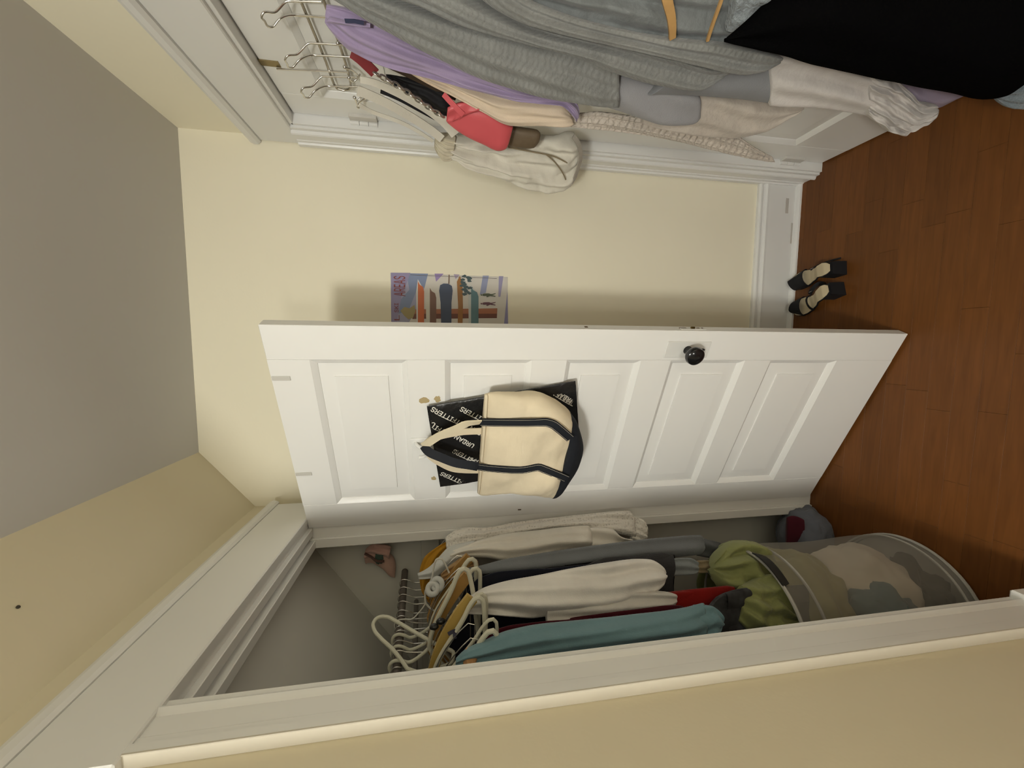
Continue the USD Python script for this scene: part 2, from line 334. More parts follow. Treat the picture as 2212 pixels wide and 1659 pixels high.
# ------------------------------------------------------------------ panelled doors
def panel_mesh(u0, u1, z0, z1):
    """moulded recess + raised field: frustum rings in door space (u, z, n); front face at n = 0"""
    rings = [(0, 0), (.002, -.0015), (.009, -.006), (.015, -.011), (.016, -.013), (.020, -.013), (.056, -.0095), (.0565, -.0060), (.060, -.0055)]
    v, f = [], []
    for d, n in rings: v += [(u0+d, z0+d, n), (u1-d, z0+d, n), (u1-d, z1-d, n), (u0+d, z1-d, n)]
    for k in range(len(rings)-1):
        for j in range(4):
            a, b = k*4+j, k*4+(j+1) % 4; f += [[a, b, b+4], [a, b+4, a+4]]
    e = (len(rings)-1)*4; f += [[e, e+1, e+2], [e, e+2, e+3]]
    b0 = len(v); v += [(u0, z0, -.028), (u1, z0, -.028), (u1, z1, -.028), (u0, z1, -.028)]
    f += [[b0, b0+2, b0+1], [b0, b0+3, b0+2]]
    for j in range(4): a, b = j, (j+1) % 4; f += [[a, b0+j, b0+b], [a, b0+b, b]]
    return trimesh.Trimesh(np.array(v), f, process=False)
def place(m, O, du, dn):
    R = np.stack([du, [0, 0, 1], dn], 1)      # (u, z, n) -> world
    return xf(m, R, O)
def ubox(u0, u1, z0, z1, n0, n1, b=.0015): return cbox((u0, z0, n0), (u1, z1, n1), b)
PZ = [(1.677, 1.936), (1.312, 1.570), (0.962, 1.204), (0.595, 0.860), (0.241, 0.500)]
def make_door(parent, O, du, dn, W, z0, z1, ul, ur, th=.035, mat=white):
    P = lambda m: place(m, O, du, dn)
    obj('stile', P(ubox(0, ul, z0, z1, -th, 0)), mat, parent)
    obj('stile', P(ubox(ur, W, z0, z1, -th, 0)), mat, parent)
    edges = [z1]+[q for a, b in PZ for q in (b, a)]+[z0]
    for k in range(0, len(edges), 2): obj('rail', P(ubox(ul, ur, edges[k+1], edges[k], -th, 0, .0004)), mat, parent)
    for a, b in PZ: obj('panel', P(panel_mesh(ul, ur, a, b)), mat, parent, smooth=20)
A_D = 1.1334
dH = np.array([-0.6388, 1.474, 0.0]); du = np.array([math.sin(A_D), -math.cos(A_D), 0]); dn = np.array([-math.cos(A_D), -math.sin(A_D), 0])
DW = 0.7623
d1 = struct_x('door_1', 'white five-panel closet door standing open')
make_door(d1, dH, du, dn, DW, .012, 2.044, .111, .661)
def D(u, z, n=0.0): return dH+du*u+dn*n+np.array([0, 0, z])
def DP(x, y, off):  # picture point -> (u, z) on the plane "off" in front of the door face
    p = PL(x, y, (dH+dn*off)[:2], dn[:2]); q = p-dH; return float(q@du), float(q[2])
PD = lambda m: place(m, dH, du, dn)
# knob, rose, spindle, latch
obj('rose_plate', PD(ubox(.672, .727, .741, .891, 0, .004, .002)), M('rose_white', (.70, .70, .68), .3), d1)
def lathe(prof, c, axis, n=36):
    m = trimesh.creation.revolve(np.array(prof), sections=n); T = trimesh.geometry.align_vectors([0, 0, 1], axis); T[:3, 3] = c; m.apply_transform(T)
    if m.volume < 0: m.invert()
    return m
kc = D(.699, .817)
obj('knob', lathe([(0, .004), (.014, .004), (.011, .010), (.010, .024), (.018, .030), (.026, .036), (.029, .045), (.027, .055), (.018, .062), (0, .064)], kc, dn), M('black_porcelain', (.008, .008, .009), .12), d1, label='shiny black door knob')
obj('thumb_turn', PD(ubox(.701, .705, .762, .783, .003, .012, .001)), blackmet, d1)
obj('latch_plate', PD(ubox(DW-.0006, DW+.0010, .765, .850, -.029, -.010, .0003)), trimw, d1)
obj('latch_bolt', PD(ubox(DW, DW+.006, .800, .815, -.022, -.015, .002)), M('brass_old', (.12, .08, .02), .4, metal=1), d1)
for z_, w_ in ((.842, .010), (.828, .016), (.782, .012), (.770, .006)):
    obj('edge_mark', PD(ubox(DW-.0002, DW+.0012, z_, z_+w_, -.024+.3*(z_-.8)*.1, -.019, .0003)), M('brown_mark', (.10, .06, .02), .8), d1)
obj('edge_mark', PD(ubox(DW-.0002, DW+.0008, 1.150, 1.160, -.022, -.014, .0003)), M('brown_mark', (.10, .06, .02), .8), d1)
for u, zt in ((.607, 2.044), (.255, 2.044)):
    obj('paint_drip', PD(ubox(u-.010, u+.004, zt-.050, zt-.002, 0, .0022, .001)), M('drip_grey', (.55, .54, .50), .5), d1)
obj('nail_hole', PD(ubox(.026, .031, 1.289, 1.301, -.001, .001, .0004)), M('mark_dark', (.10, .08, .06), .9), d1)
for k, (px, py, wu, wz) in enumerate([(915, 865, .020, .030), (945, 862, .022, .020), (937, 1033, .016, .018)]):
    u, z = DP(px, py, 0); rr = random.Random(k)
    pts = [(u+wu/2*(math.cos(t)*(1+.25*rr.uniform(-1, 1))), z+wz/2*math.sin(t)*(1+.25*rr.uniform(-1, 1))) for t in np.linspace(0, 6.28, 13)[:-1]]
    obj('torn_tape', PD(extrude(pts, .0008)), M('tan_tape', (.42, .33, .17), .7), d1, label='scrap of torn tan paper tape')
obj('hinge_barrel', tube([D(-.004, 1.80, -.037), D(-.004, 1.89, -.037)], .006), trimw, d1)
obj('hinge_barrel', tube([D(-.004, .20, -.037), D(-.004, .29, -.037)], .006), trimw, d1)

# right-hand door, closed
d2 = struct_x('door_2', 'white panelled door hung with clothes, closed')
make_door(d2, np.array([.771, RD1, 0]), np.array([0, -1.0, 0]), np.array([-1.0, 0, 0]), RD1-RD0, .010, RDZ, .110, .652)
for z in (1.835, .16):
    obj('hinge', cat(*[tube([(.758, RD1+.002, z-.045+k*.0302), (.758, RD1+.002, z-.045+k*.0302+.0285)], .0075) for k in range(3)]), trimw, d2)
    obj('hinge_leaf', cbox((.762, RD1-.030, z-.045), (.772, RD1+.0005, z+.045), .001), M('hinge_dull', (.60, .58, .54), .4), d2)

# ================================================================== things on the open closet door
canvas = M('natural_canvas', (0.68, 0.59, 0.43), 0.85, bump=(420, 0.25, 0.001), var=(14, 0.05), spec=0.2)
navy = M('navy_canvas', (0.012, 0.014, 0.019), 0.75, bump=(420, 0.25, 0.001), spec=0.25)
blackplastic = M('black_plastic_film', (0.010, 0.010, 0.011), 0.28, bump=(26, 0.5, 0.010))
letterw = M('lettering_white', (0.70, 0.68, 0.62), 0.5)
def doorpt(x, y, off): u, z = DP(x, y, off); return D(u, z, off)
def dloft(rows, offs, T, **kw):
    offs = np.broadcast_to(offs, (len(rows),))
    return loft([doorpt(r[0], r[1], o) for r, o in zip(rows, offs)], [doorpt(r[2], r[3], o) for r, o in zip(rows, offs)], T, dn, **kw)
# white hook
hk = thing('coat_hook', 'small white-painted hook on the closet door that carries both bags', 'hook')
hx, hz = DP(921, 962, .02)
obj('base_plate', PD(ubox(hx-.016, hx+.016, hz-.005, hz+.050, 0, .005, .002)), white, hk)
obj('prong', tube(spline([D(hx, hz+.035, .004), D(hx, hz+.020, .030), D(hx, hz-.004, .046), D(hx, hz-.002, .066), D(hx, hz+.020, .078)], 6), .0055), white, hk)
# black shopping bag behind
sb = thing('shopping_bag', 'flat black plastic shopping bag with white slanted lettering, behind the canvas tote', 'bag')
R0 = [(922, 877, 951, 1052), (1000, 864, 1022, 1040), (1080, 850, 1100, 1026), (1160, 838, 1190, 1012), (1243, 823, 1252, 965)]
bag_m = dloft(R0, .017, [.003, .007, .009, .008, .003], folds=[(2, .002, .5, .6)], noise=(.003, 16), ns=70, nt=80, power=.55, seed=5)
obj('bag_body', bag_m, blackplastic, sb, smooth=60)
TL, TR, BR = (np.array(DP(*q, .020)) for q in ((951, 1052), (922, 877), (1243, 823)))
ex = (TR-TL)/np.linalg.norm(TR-TL); ez = np.array([-ex[1], ex[0]])       # bag axes in the door plane
tree_v = bag_m.vertices
from scipy.spatial import cKDTree
loc = (tree_v-dH) @ np.stack([du, [0, 0, 1], dn], 1)
front = loc[:, 2] > np.median(loc[:, 2]); kd = cKDTree(loc[front][:, :2]); fn = loc[front][:, 2]
def on_bag(m2):
    v = m2.vertices.copy(); dist, idx = kd.query(v[:, :2], k=5); v[:, 2] = v[:, 2]+fn[idx].max(1)+.0012
    keep = dist[:, 0] < .02
    m2 = trimesh.Trimesh(v, m2.faces, process=False); m2.update_faces(keep[m2.faces].all(1)); m2.remove_unreferenced_vertices()
    return m2
ang = math.radians(58); dirx = np.array([math.cos(ang), math.sin(ang)]); diry = np.array([-math.sin(ang), math.cos(ang)])
txt = meshkit.text_mesh('URBAN OUTFITTERS', .0165, .0006, bold=True); txt.apply_scale([.92, 1, 1]); tw = txt.bounds[1, 0]
W_b, H_b = np.linalg.norm(TR-TL), np.linalg.norm(BR-TR)
def inside(p):
    q = p-TL; return 0.004 < q@ex < W_b-.004 and -H_b+.006 < -(q@(-ez)) < -.004
uL, zL = DP(885, 850+0, .03); anchors = [DP(1020, 965, .04), DP(990, 915, .04)]
base = np.array(DP(1024, 967, .04))
for (ax_, ay_, at_end) in ((1024, 965, 0), (932, 886, 1), (995, 884, 1), (979, 976, 1), (952, 1026, 1), (940, 922, 0), (1004, 1012, 0), (1226, 838, 1), (1036, 869, 0), (1010, 992, 1), (1190, 846, 1), (1240, 872, 0)):
    o = np.array(DP(ax_, ay_, .03))-dirx*tw*at_end-diry*.008
    v = txt.vertices; P2 = o+np.outer(v[:, 0], dirx)+np.outer(v[:, 1], diry)
    q = P2-TL; a, b = q@ex, q@ez
    ok = (a > .004) & (a < W_b-.004) & (b < -.004) & (b > -H_b+.006)
    f = txt.faces[ok[txt.faces].all(1)]
    if len(f) < 12: continue
    m2 = trimesh.Trimesh(np.column_stack([P2, v[:, 2]]), f, process=False); m2.remove_unreferenced_vertices()
    m2 = on_bag(m2)
    if len(m2.faces): obj('lettering', PD(m2), letterw, sb, smooth=False)
# canvas tote in front
tb = thing('tote_bag', 'natural canvas tote bag with navy straps and navy bottom, hanging on the door', 'bag')
body = [(1049, 851, 1031.6, 1066), (1062, 849, 1038, 1068), (1099, 847.5, 1085, 1062), (1134, 850, 1114, 1056), (1170, 855, 1150, 1061), (1200, 866, 1172, 1066), (1222, 881, 1184, 1069), (1233, 892, 1190, 1070)]
toff, tT = [.060, .062, .075, .085, .092, .094, .092, .090], [.012, .030, .046, .055, .060, .060, .056, .052]
obj('canvas_body', dloft(body, toff, tT, folds=[(1.6, .006, .4, .7), (3, .002, 1.2, 1.5)], noise=(.010, 13), ns=70, nt=84, power=.7, seed=3), canvas, tb, smooth=60)
bot = [(1231, 889, 1189, 1069), (1236, 897, 1194, 1068), (1244, 908, 1200, 1064), (1252, 930, 1218, 1040), (1257, 950, 1238, 1012), (1258.5, 962, 1250, 990)]
obj('navy_bottom', dloft(bot, [.0915, .092, .092, .090, .085, .080], [.0555, .056, .055, .048, .036, .015], noise=(.004, 14), ns=40, nt=84, power=.75, seed=4), navy, tb, smooth=60)
# cloth of the tote curves: front surface heights for straps
tl_ = (trimesh.util.concatenate([dloft(body, toff, tT, folds=[(1.6, .006, .4, .7), (3, .002, 1.2, 1.5)], noise=(.010, 13), ns=70, nt=84, power=.7, seed=3)]).vertices-dH) @ np.stack([du, [0, 0, 1], dn], 1)
fr = tl_[:, 2] > .06; kt = cKDTree(tl_[fr][:, :2]); ft = tl_[fr][:, 2]
def tote_pt(x, y, lift=.003):
    u, z = DP(x, y, .135); d_, i = kt.query([u, z], k=4); n = float(np.max(ft[i])); u, z = DP(x, y, n)
    d_, i = kt.query([u, z], k=4); n = float(np.max(ft[i])); u, z = DP(x, y, n+lift); return D(u, z, n+lift)
for pts in ([(1036, 912), (1060, 912.5), (1100, 913), (1140, 913), (1177, 912), (1193, 916), (1206, 925), (1218, 935), (1232, 947)], [(1030, 1008), (1060, 1012), (1100, 1015), (1129, 1015), (1148, 1012), (1162, 1009.5), (1176, 1014), (1191, 1020), (1208, 1027), (1224, 1034)]):
    sp = spline([tote_pt(*q) for q in pts], 5); obj('strap_band', ribbon(sp, dn, .0265, .004), navy, tb)
    for sgn in (-1, 1):
        w_ = np.cross(np.gradient(sp, axis=0), dn); w_ /= np.linalg.norm(w_, axis=1, keepdims=True)
        obj('stitching', tube(sp+w_*sgn*.0105+dn*.0022, .0006, 4), M('pale_thread', (.45, .42, .34), .8), tb)
def hnd(pts): return spline([doorpt(x, y, o) for x, y, o in pts], 7)
apex = (916, 963, .062)
obj('handle', ribbon(hnd([(1038, 912, .095), (1015, 914, .100), (985, 926, .098), (950, 941, .085), (925, 957, .070), apex]), dn*.8+np.array([0, 0, .35])-du*.4, .0255, .004), M('canvas_lining', (0.70, .62, .45), .85, bump=(420, .2, .001)), tb, label='cream inner face of the front handle')
obj('handle', ribbon(hnd([apex, (925, 975, .078), (950, 987, .092), (985, 1000, .100), (1015, 1005, .100), (1032, 1008, .096)]), dn*.75+du*.45, .0265, .004), navy, tb, label='navy outer face of the front handle')
obj('rear_handle', ribbon(hnd([(1040, 931, .045), (1010, 932, .046), (980, 936, .046), (945, 944, .048), (922, 958, .050), (919, 964, .052), (928, 982, .050), (955, 1002, .048), (985, 1014, .046), (1015, 1016, .045), (1036, 1016, .044)]), dn, .023, .004), canvas, tb)
obj('top_hem', dloft([(1047, 852, 1031.2, 1064), (1053, 851, 1034.5, 1064.5)], [.0625, .0635], [.0165, .0245], ns=8, nt=60, power=.7), canvas, tb, smooth=60)

# ================================================================== poster on the back wall
po = thing('poster', 'partly hidden travel poster of ski-shaped signs stuck on the back wall', 'poster')
pz0, pz1, px1, px0 = 1.313, 1.773, .281, -.050
PTH = YB-.0016
obj('sheet', cbox((px0, PTH, pz0), (px1, YB-.0002, pz1), .0004), M('poster_paper', (.60, .57, .52), .45), po, smooth=False)
def wq(x, y): p = PY(x, y, PTH); return (p[0], p[2])
lay = [0]
def ink(pts, rgb, name='printed_shape', px=True):
    lay[0] += 1
    q = [wq(*p) for p in pts] if px else pts
    m = extrude(q, .00012); v = m.vertices
    V = np.column_stack([v[:, 0], PTH-.00005-.00006*lay[0]-v[:, 2], v[:, 1]])
    mm = trimesh.Trimesh(V, m.faces, process=False)
    if mm.volume < 0: mm.invert()
    key = 'ink_%02x%02x%02x' % tuple(int(c*255) for c in rgb)
    obj(name, mm, M(key, rgb, .45), po, smooth=False)
c2 = lambda x, y: (700+x/4.608, 550+y/4.608)     # close-up coordinates
def inkc(pts, rgb, name='printed_shape'): ink([c2(*p) for p in pts], rgb, name)
inkc([(665, 180), (1035, 190), (1000, 330), (960, 480), (830, 700), (670, 700)], (.32, .32, .45), 'printed_sky')
inkc([(820, 190), (1035, 190), (1000, 330), (930, 330), (840, 560), (700, 600), (760, 450), (850, 350)], (.19, .24, .38), 'printed_mountain')
inkc([(665, 180), (860, 182), (770, 420), (720, 700), (670, 700)], (.27, .24, .40), 'printed_sky')
inkc([(1100, 190), (1190, 190), (1115, 270)], (.30, .22, .45), 'printed_flag')
inkc([(1290, 195), (1350, 200), (1310, 245)], (.36, .30, .42), 'printed_flag')
inkc([(1580, 210), (1640, 210), (1610, 380), (1550, 400)], (.27, .30, .45), 'printed_shadow')
inkc([(1740, 215), (1785, 215), (1755, 420), (1735, 420)], (.30, .28, .44), 'printed_shadow')
inkc([(1790, 700), (1825, 360), (1832, 700)], (.26, .25, .44), 'printed_shadow')
inkc([(860, 200), (1720, 236), (1720, 240), (860, 204)], (.10, .09, .08), 'printed_cable')
inkc([(880, 545), (1725, 535), (1720, 630), (880, 640)], (.36, .13, .06), 'printed_post')
inkc([(880, 590), (1722, 588), (1720, 632), (880, 640)], (.14, .04, .025), 'printed_post')
inkc([(760, 560), (800, 520), (850, 535), (900, 500), (910, 560), (885, 630), (840, 645), (800, 610)], (.33, .27, .12), 'printed_snow_cap')
def ski(x, w, tip, rgb, edge=(.62, .62, .60), edge_w=14):
    inkc([(x-w/2-edge_w, 700), (x-w/2-edge_w-3, tip+120), (x-w/2, tip), (x+w*.15, tip+70), (x+w/2, tip+110), (x+w/2, 700)], edge, 'printed_ski_edge')
    inkc([(x-w/2, 700), (x-w/2, tip+20), (x-w*.2, tip+55), (x+w*.3, tip+75), (x+w/2, tip+120), (x+w/2, 700)], rgb, 'printed_ski')
ski(965, 62, 245, (.55, .13, .035)); ski(1085, 64, 310, (.17, .085, .06), (.62, .60, .52), 36)
inkc([(1165, 700), (1160, 480), (1145, 360), (1155, 305), (1190, 288), (1235, 290), (1272, 312), (1280, 360), (1268, 480), (1268, 700)], (.045, .065, .12), 'printed_ski')
inkc([(1236, 290), (1240, 200), (1250, 200), (1248, 292)], (.14, .08, .05), 'printed_ski_tip')
inkc([(1330, 700), (1335, 520), (1322, 270), (1350, 212), (1378, 270), (1382, 520), (1378, 700)], (.30, .13, .025), 'printed_ski')
ski(1500, 74, 300, (.09, .19, .22), (.50, .52, .50), 24)
rr = random.Random(4)
for k in range(16):
    cx_, cy_, a_ = 1400+rr.uniform(-22, 52), 215+k*12, rr.uniform(-.5, .5)
    inkc([(cx_+rr.uniform(18, 34)*math.cos(t+a_), cy_+rr.uniform(8, 18)*math.sin(t+a_)) for t in np.linspace(0, 6.283, 8)[:-1]], (.04, .075, .085), 'printed_tree')
for (y_, rgb) in ((403, (.07, .09, .05)), (490, (.10, .03, .05))):
    inkc([(1575, y_-8), (1590, y_-14), (1640, y_-16), (1662, y_-9), (1708, y_-18), (1706, y_-10), (1668, y_), (1706, y_+9), (1704, y_+17), (1650, y_+10), (1625, y_+22), (1612, y_+17), (1622, y_+8), (1590, y_+10), (1575, y_+5)], rgb, 'printed_skier')
    inkc([(1556, y_-6), (1566, y_-9), (1574, y_-3), (1572, y_+5), (1562, y_+7)], rgb, 'printed_skier_head')
def poster_text(t_, ya, yb, xtop, xbot, rgb):
    m = meshkit.text_mesh(t_, 1.0, 1.0); b = m.bounds; A_, B_ = PY(xbot, ya, PTH), PY(xbot, yb, PTH); C_ = PY(xtop, ya, PTH)
    v = (m.vertices-b[0])/(b[1]-b[0]); lay[0] += 1
    V = np.column_stack([A_[0]+v[:, 0]*(B_[0]-A_[0]), PTH-.00005-.00006*lay[0]-v[:, 2]*.00012, A_[2]+v[:, 1]*(C_[2]-A_[2])])
    mm = trimesh.Trimesh(V, m.faces, process=False)
    if mm.volume < 0: mm.invert()
    obj('lettering', mm, M('poster_red', (.22, .035, .03), .45), po, smooth=False)
poster_text('L', 692, 681, 852, 863, (0, 0, 0)); poster_text('SKI', 675, 655, 852, 861, (0, 0, 0)); poster_text('AREAS', 640, 597, 851, 876, (0, 0, 0))

# nail mark on the slope
d_ = RIGHT*((1659-1312-829.5)/F_PX)+DOWN*((38-1106)/F_PX)+FWD
ns_ = np.array([.83, 0, -1.0]); t_ = (ns_@(np.array([XS, 0, ZC])-CAM))/(ns_@d_); nP = CAM+t_*d_
nm = obj('nail_head', lathe([(0, -.004), (.0026, -.004), (.0034, .002), (0, .004)], nP, ns_/np.linalg.norm(ns_)), M('rust_dark', (.05, .045, .03), .7))
tag(nm, 'tiny dark nail left in the sloped ceiling above the closet', 'nail')

# ================================================================== sandals
insole = M('insole_cream', (.62, .53, .36), .6); leather = M('black_suede', (.010, .010, .012), .7, spec=.3)
def sandal(name, label, toe, heel, side, wide):
    t = thing(name, label, 'shoe', None)
    T_, H_ = np.array([*toe, 0.0]), np.array([*heel, 0.0]); ax = T_-H_; L = np.linalg.norm(ax); ax /= L; sd = np.array([-ax[1], ax[0], 0])
    def at(s, w=0, z=0): return H_+ax*(s*L)+sd*w+np.array([0, 0, z])
    prof = lambda s: np.interp(s, [0, .12, .30, .45, .60, .75, .90, 1.0], [.070, .069, .054, .028, .013, .009, .010, .014])
    wid = lambda s: np.interp(s, [0, .06, .15, .35, .55, .72, .85, .94, .98, 1.0], [.014, .024, .028, .023, .028, .038, .039, .034, .026, .014])
    ss = np.linspace(0, 1, 40); bend = lambda s: side*.006*math.sin(math.pi*s)
    def slab(z0, z1, k):
        v, f = [], []
        for s in ss:
            w_ = wid(s)*k; b = bend(s)
            v += [at(s, -w_+b, prof(s)+z0), at(s, w_+b, prof(s)+z0), at(s, w_+b, prof(s)+z1), at(s, -w_+b, prof(s)+z1)]
        for i in range(len(ss)-1):
            for q in range(4): a, b2 = i*4+q, i*4+(q+1) % 4; f += [[a, b2, b2+4], [a, b2+4, a+4]]
        e = (len(ss)-1)*4; f += [[0, 2, 1], [0, 3, 2], [e, e+1, e+2], [e, e+2, e+3]]
        m = trimesh.Trimesh(np.array(v), f, process=False)
        if m.volume < 0: m.invert()
        return m
    obj('outsole', slab(-.0075, 0, 1.0), leather, t); obj('insole', slab(.0004, .0035, .93), insole, t)
    hb = [at(-.02, w_*.026, 0)+0*ax for w_ in (-1, 1)]
    pts = [at(s, w_, z) for (s, hw_, z) in ((-.03, .027, .0), (.20, .027, .0), (-.015, .024, .064), (.24, .024, .056)) for w_ in (-hw_, hw_)]
    pts = np.array(pts)
    obj('heel', trimesh.convex.convex_hull(pts), leather, t)
    def strap(s0, s1, hgt, nm_, n=18, s_shift=0.0):
        v, f = [], []
        for i, a in enumerate(np.linspace(0, math.pi, n)):
            for (s, th) in ((s0, 0), (s1, 0), (s1, .003), (s0, .003)):
                s = s+s_shift*math.cos(a); w_ = wid(s)*1.04; v.append(at(s, math.cos(a)*(w_+th)+bend(s), prof(s)-.004+math.sin(a)*(hgt+th)))
        for i in range(n-1):
            for q in range(4): a, b2 = i*4+q, i*4+(q+1) % 4; f += [[a, b2, b2+4], [a, b2+4, a+4]]
        e = (n-1)*4; f += [[0, 2, 1], [0, 3, 2], [e, e+1, e+2], [e, e+2, e+3]]
        m = trimesh.Trimesh(np.array(v), f, process=False)
        if m.volume < 0: m.invert()
        obj(nm_, m, leather, t)
    strap(.68 if wide else .77, .985, .030, 'toe_cap' if wide else 'toe_band', s_shift=.03*side)
    if not wide: strap(.57, .61, .026, 'cross_strap', s_shift=-.02)
    # slingback: loop round the heel, slack
    z_ = .060
    arch = [at(.56, -side*.030, .022), at(.44, -side*.046, .030), at(.34, -side*.058, .018), at(.30, -side*.052, .008), at(.36, -side*.040, .006)] if not wide else [at(.55, side*.030, .026), at(.40, side*.042, .020), at(.22, side*.046, .010), at(.05, side*.044, .006)]
    obj('slingback_strap', ribbon(spline(arch, 6), np.array([0, 0, 1.0])+sd*side*.3, .016 if not wide else .006, .0025), leather, t)
    obj('buckle', tube([at(.50, side*(.033 if wide else -.036)+q*.0, .022+r) + ax*a for q, r, a in ((0, 0, -.006), (0, .010, -.006), (0, .010, .006), (0, 0, .006))], .0012, 6, closed=True), chrome, t)
    return t
sandal('heeled_sandal', 'right black open-toed sandal with cream insole, next to the baseboard', (.292, 1.636), (.318, 1.405), -1, True)
sandal('heeled_sandal', 'left black sandal with slack strap, nearer the open closet door', (.175, 1.622), (.237, 1.405), 1, False)

# ================================================================== right-hand door: over-door rack and everything hung on it
NG = np.array([-.8, -.6])
def gp(d): return (NG*d, NG)                 # plane facing the room obliquely, |d| metres out along NG
def G(x, y, d): return PL(x, y, *gp(d))
def hang(rows, d, T, **kw): return pxloft(rows, gp(d), T, **kw)
rk = thing('hook_rack', 'chrome wire over-door hook rack on the right-hand door', 'hook rack')
XW = .758
obj('door_clip', cat(cbox((.7685, 1.278, 2.012), (.7735, 1.302, 2.063), .001), cbox((.7685, 1.278, 2.0605), (.812, 1.302, 2.0635), .001)), M('brass_clip', (.30, .24, .13), .35, metal=1), rk, label='dull brass strip folded over the door top')
obj('strap_wire', tube([PX(598, 149, .765), PX(680, 152, .763), PX(752, 156, XW)], .0026), chrome, rk)
ra = [PX(x, y, .764) for x, y in ((649, 0), (700, 123), (722, 183))]; rb = [PX(x, y, .762) for x, y in ((699, 0), (738, 110), (758, 181))]
def far(p, q, y): return p+(q-p)*((y-p[1])/(q[1]-p[1]))
ra0, rb0 = far(ra[-1], ra[0], .80), far(rb[-1], rb[0], .80)
bend = PX(745, 195, .763)
loop_ = spline([ra0]+ra[::1]+[PX(728, 191, .763), bend, PX(756, 191, .763)]+rb[::-1]+[rb0], 6)
obj('rail', tube(loop_, .0034), M('dark_chrome', (.36, .33, .28), .25, metal=1), rk)
for (b1, b2, tip, e1, e2) in (((625, 2), (643, 33), (572, 46), (695, 4), (724, 38)), ((671, 93), (680, 119), (620, 137), (749, 97), (758, 123)), ((699, 165), (711, 186), (655, 204), (776, 167), (774, 187))):
    B1, B2 = PX(*b1, XW), PX(*b2, XW); E1, E2 = PX(*e1, XW), PX(*e2, XW); Tm = PX(*tip, .712)
    w_ = (B1-B2)*.46
    lp = [E1, B1+(E1-B1)*.25, B1, B1+(Tm-B1)*.55+w_*.05, Tm+w_*.95+(B1-Tm)*.12, Tm+w_*.55+(Tm-B1)*.02, Tm, Tm-w_*.55+(Tm-B1)*.02, Tm-w_*.95+(B2-Tm)*.12, B2+(Tm-B2)*.55, B2, B2+(E2-B2)*.25, E2]
    obj('hook', tube(spline(lp, 6), .0025), chrome, rk)
for (p, q_, tip) in (((730, 93), (745, 96), (768, 118)), ((745, 145), (758, 150), (776, 168)), ((754, 168), (764, 176), (778, 160)), ((766, 211), (772, 218), (784, 205)), ((774, 231), (776, 222), (790, 212))):
    c = PX(*p, .738); obj('hook_ball', trimesh.creation.icosphere(2, .0052).apply_translation(c), chrome, rk)
    obj('lower_hook', tube(spline([c, PX(*q_, .742), PX(*tip, .755)], 6), .0025), chrome, rk)
rk2 = obj('lower_hook', tube(spline([PX(774, 231, .738), PX(770, 222, .735), PX(766, 211, .738)], 5), .0025), chrome, rk)

whitec = M('white_cotton', (.70, .67, .58), .9, bump=(160, .25, .002), var=(9, .04), spec=.15, sheen=.2)
wb = thing('drawstring_bag', 'white cotton drawstring bag with long straps, lowest on the right-hand door hooks', 'bag')
wbm = hang([(958, 330, 957, 300), (985, 345, 985, 294), (1012, 361, 1010, 296), (1080, 382, 1070, 298), (1140, 402, 1140, 295), (1180, 411, 1190, 292), (1215, 407, 1225, 290), (1240, 385, 1241, 292), (1253, 352, 1250, 312)], -1.362, [.014, .020, .029, .040, .046, .047, .044, .033, .016],
           folds=[(3, .010, .3, 1.1), (5, .0055, 1.1, -.9), (1.3, .008, 2.0, .5)], noise=(.016, 17), ns=80, nt=90, seed=11)
obj('bag_body', wbm, whitec, wb, smooth=70)
obj('gathered_neck', hang([(938, 318, 941, 285), (950, 338, 955, 288), (962, 345, 972, 291), (976, 345, 985, 296)], -1.35, [.018, .022, .024, .018], folds=[(7, .004, .3, .3)], noise=(.006, 40), ns=26, nt=90, seed=12), M('cream_cuff', (.60, .55, .42), .9, bump=(200, .3, .002)), wb, smooth=70)
obj('strap', ribbon(spline([G(778, 172, -1.235), G(800, 176, -1.24), G(850, 196, -1.26), G(905, 224, -1.28), G(960, 262, -1.29), G(985, 290, -1.29)], 8), (-.8, -.6, .1), .026, .004, widths=np.linspace(.015, .034, 41)), whitec, wb)
obj('strap', ribbon(spline([G(772, 196, -1.235), G(785, 200, -1.24), G(830, 220, -1.26), G(880, 248, -1.285), G(930, 280, -1.305), G(955, 300, -1.31)], 8), (-.8, -.6, -.1), .024, .004), whitec, wb)
obj('strap', ribbon(spline([G(776, 226, -1.27), G(800, 240, -1.285), G(860, 262, -1.305), G(935, 305, -1.33)], 8), (-.6, -.8, 0), .010, .004), whitec, wb)
obj('drawcord', tube(spline([G(1097, 318, -1.302), G(1150, 328, -1.306), G(1190, 336, -1.308), G(1225, 352, -1.312)], 8), .0022), M('cord_tan', (.26, .21, .13), .8), wb)
obj('drawcord', tube(spline([G(1180, 334, -1.306), G(1200, 352, -1.306), G(1222, 388, -1.314)], 8), .0020), M('cord_tan', (.26, .21, .13), .8), wb)
obj('base_piping', ribbon(spline([G(1238, 294, -1.32), G(1252, 318, -1.32), G(1253, 348, -1.32), G(1243, 380, -1.322), G(1228, 402, -1.326)], 8), (-.6, -.7, -.5), .014, .004), M('piping_grey', (.36, .33, .28), .9), wb)

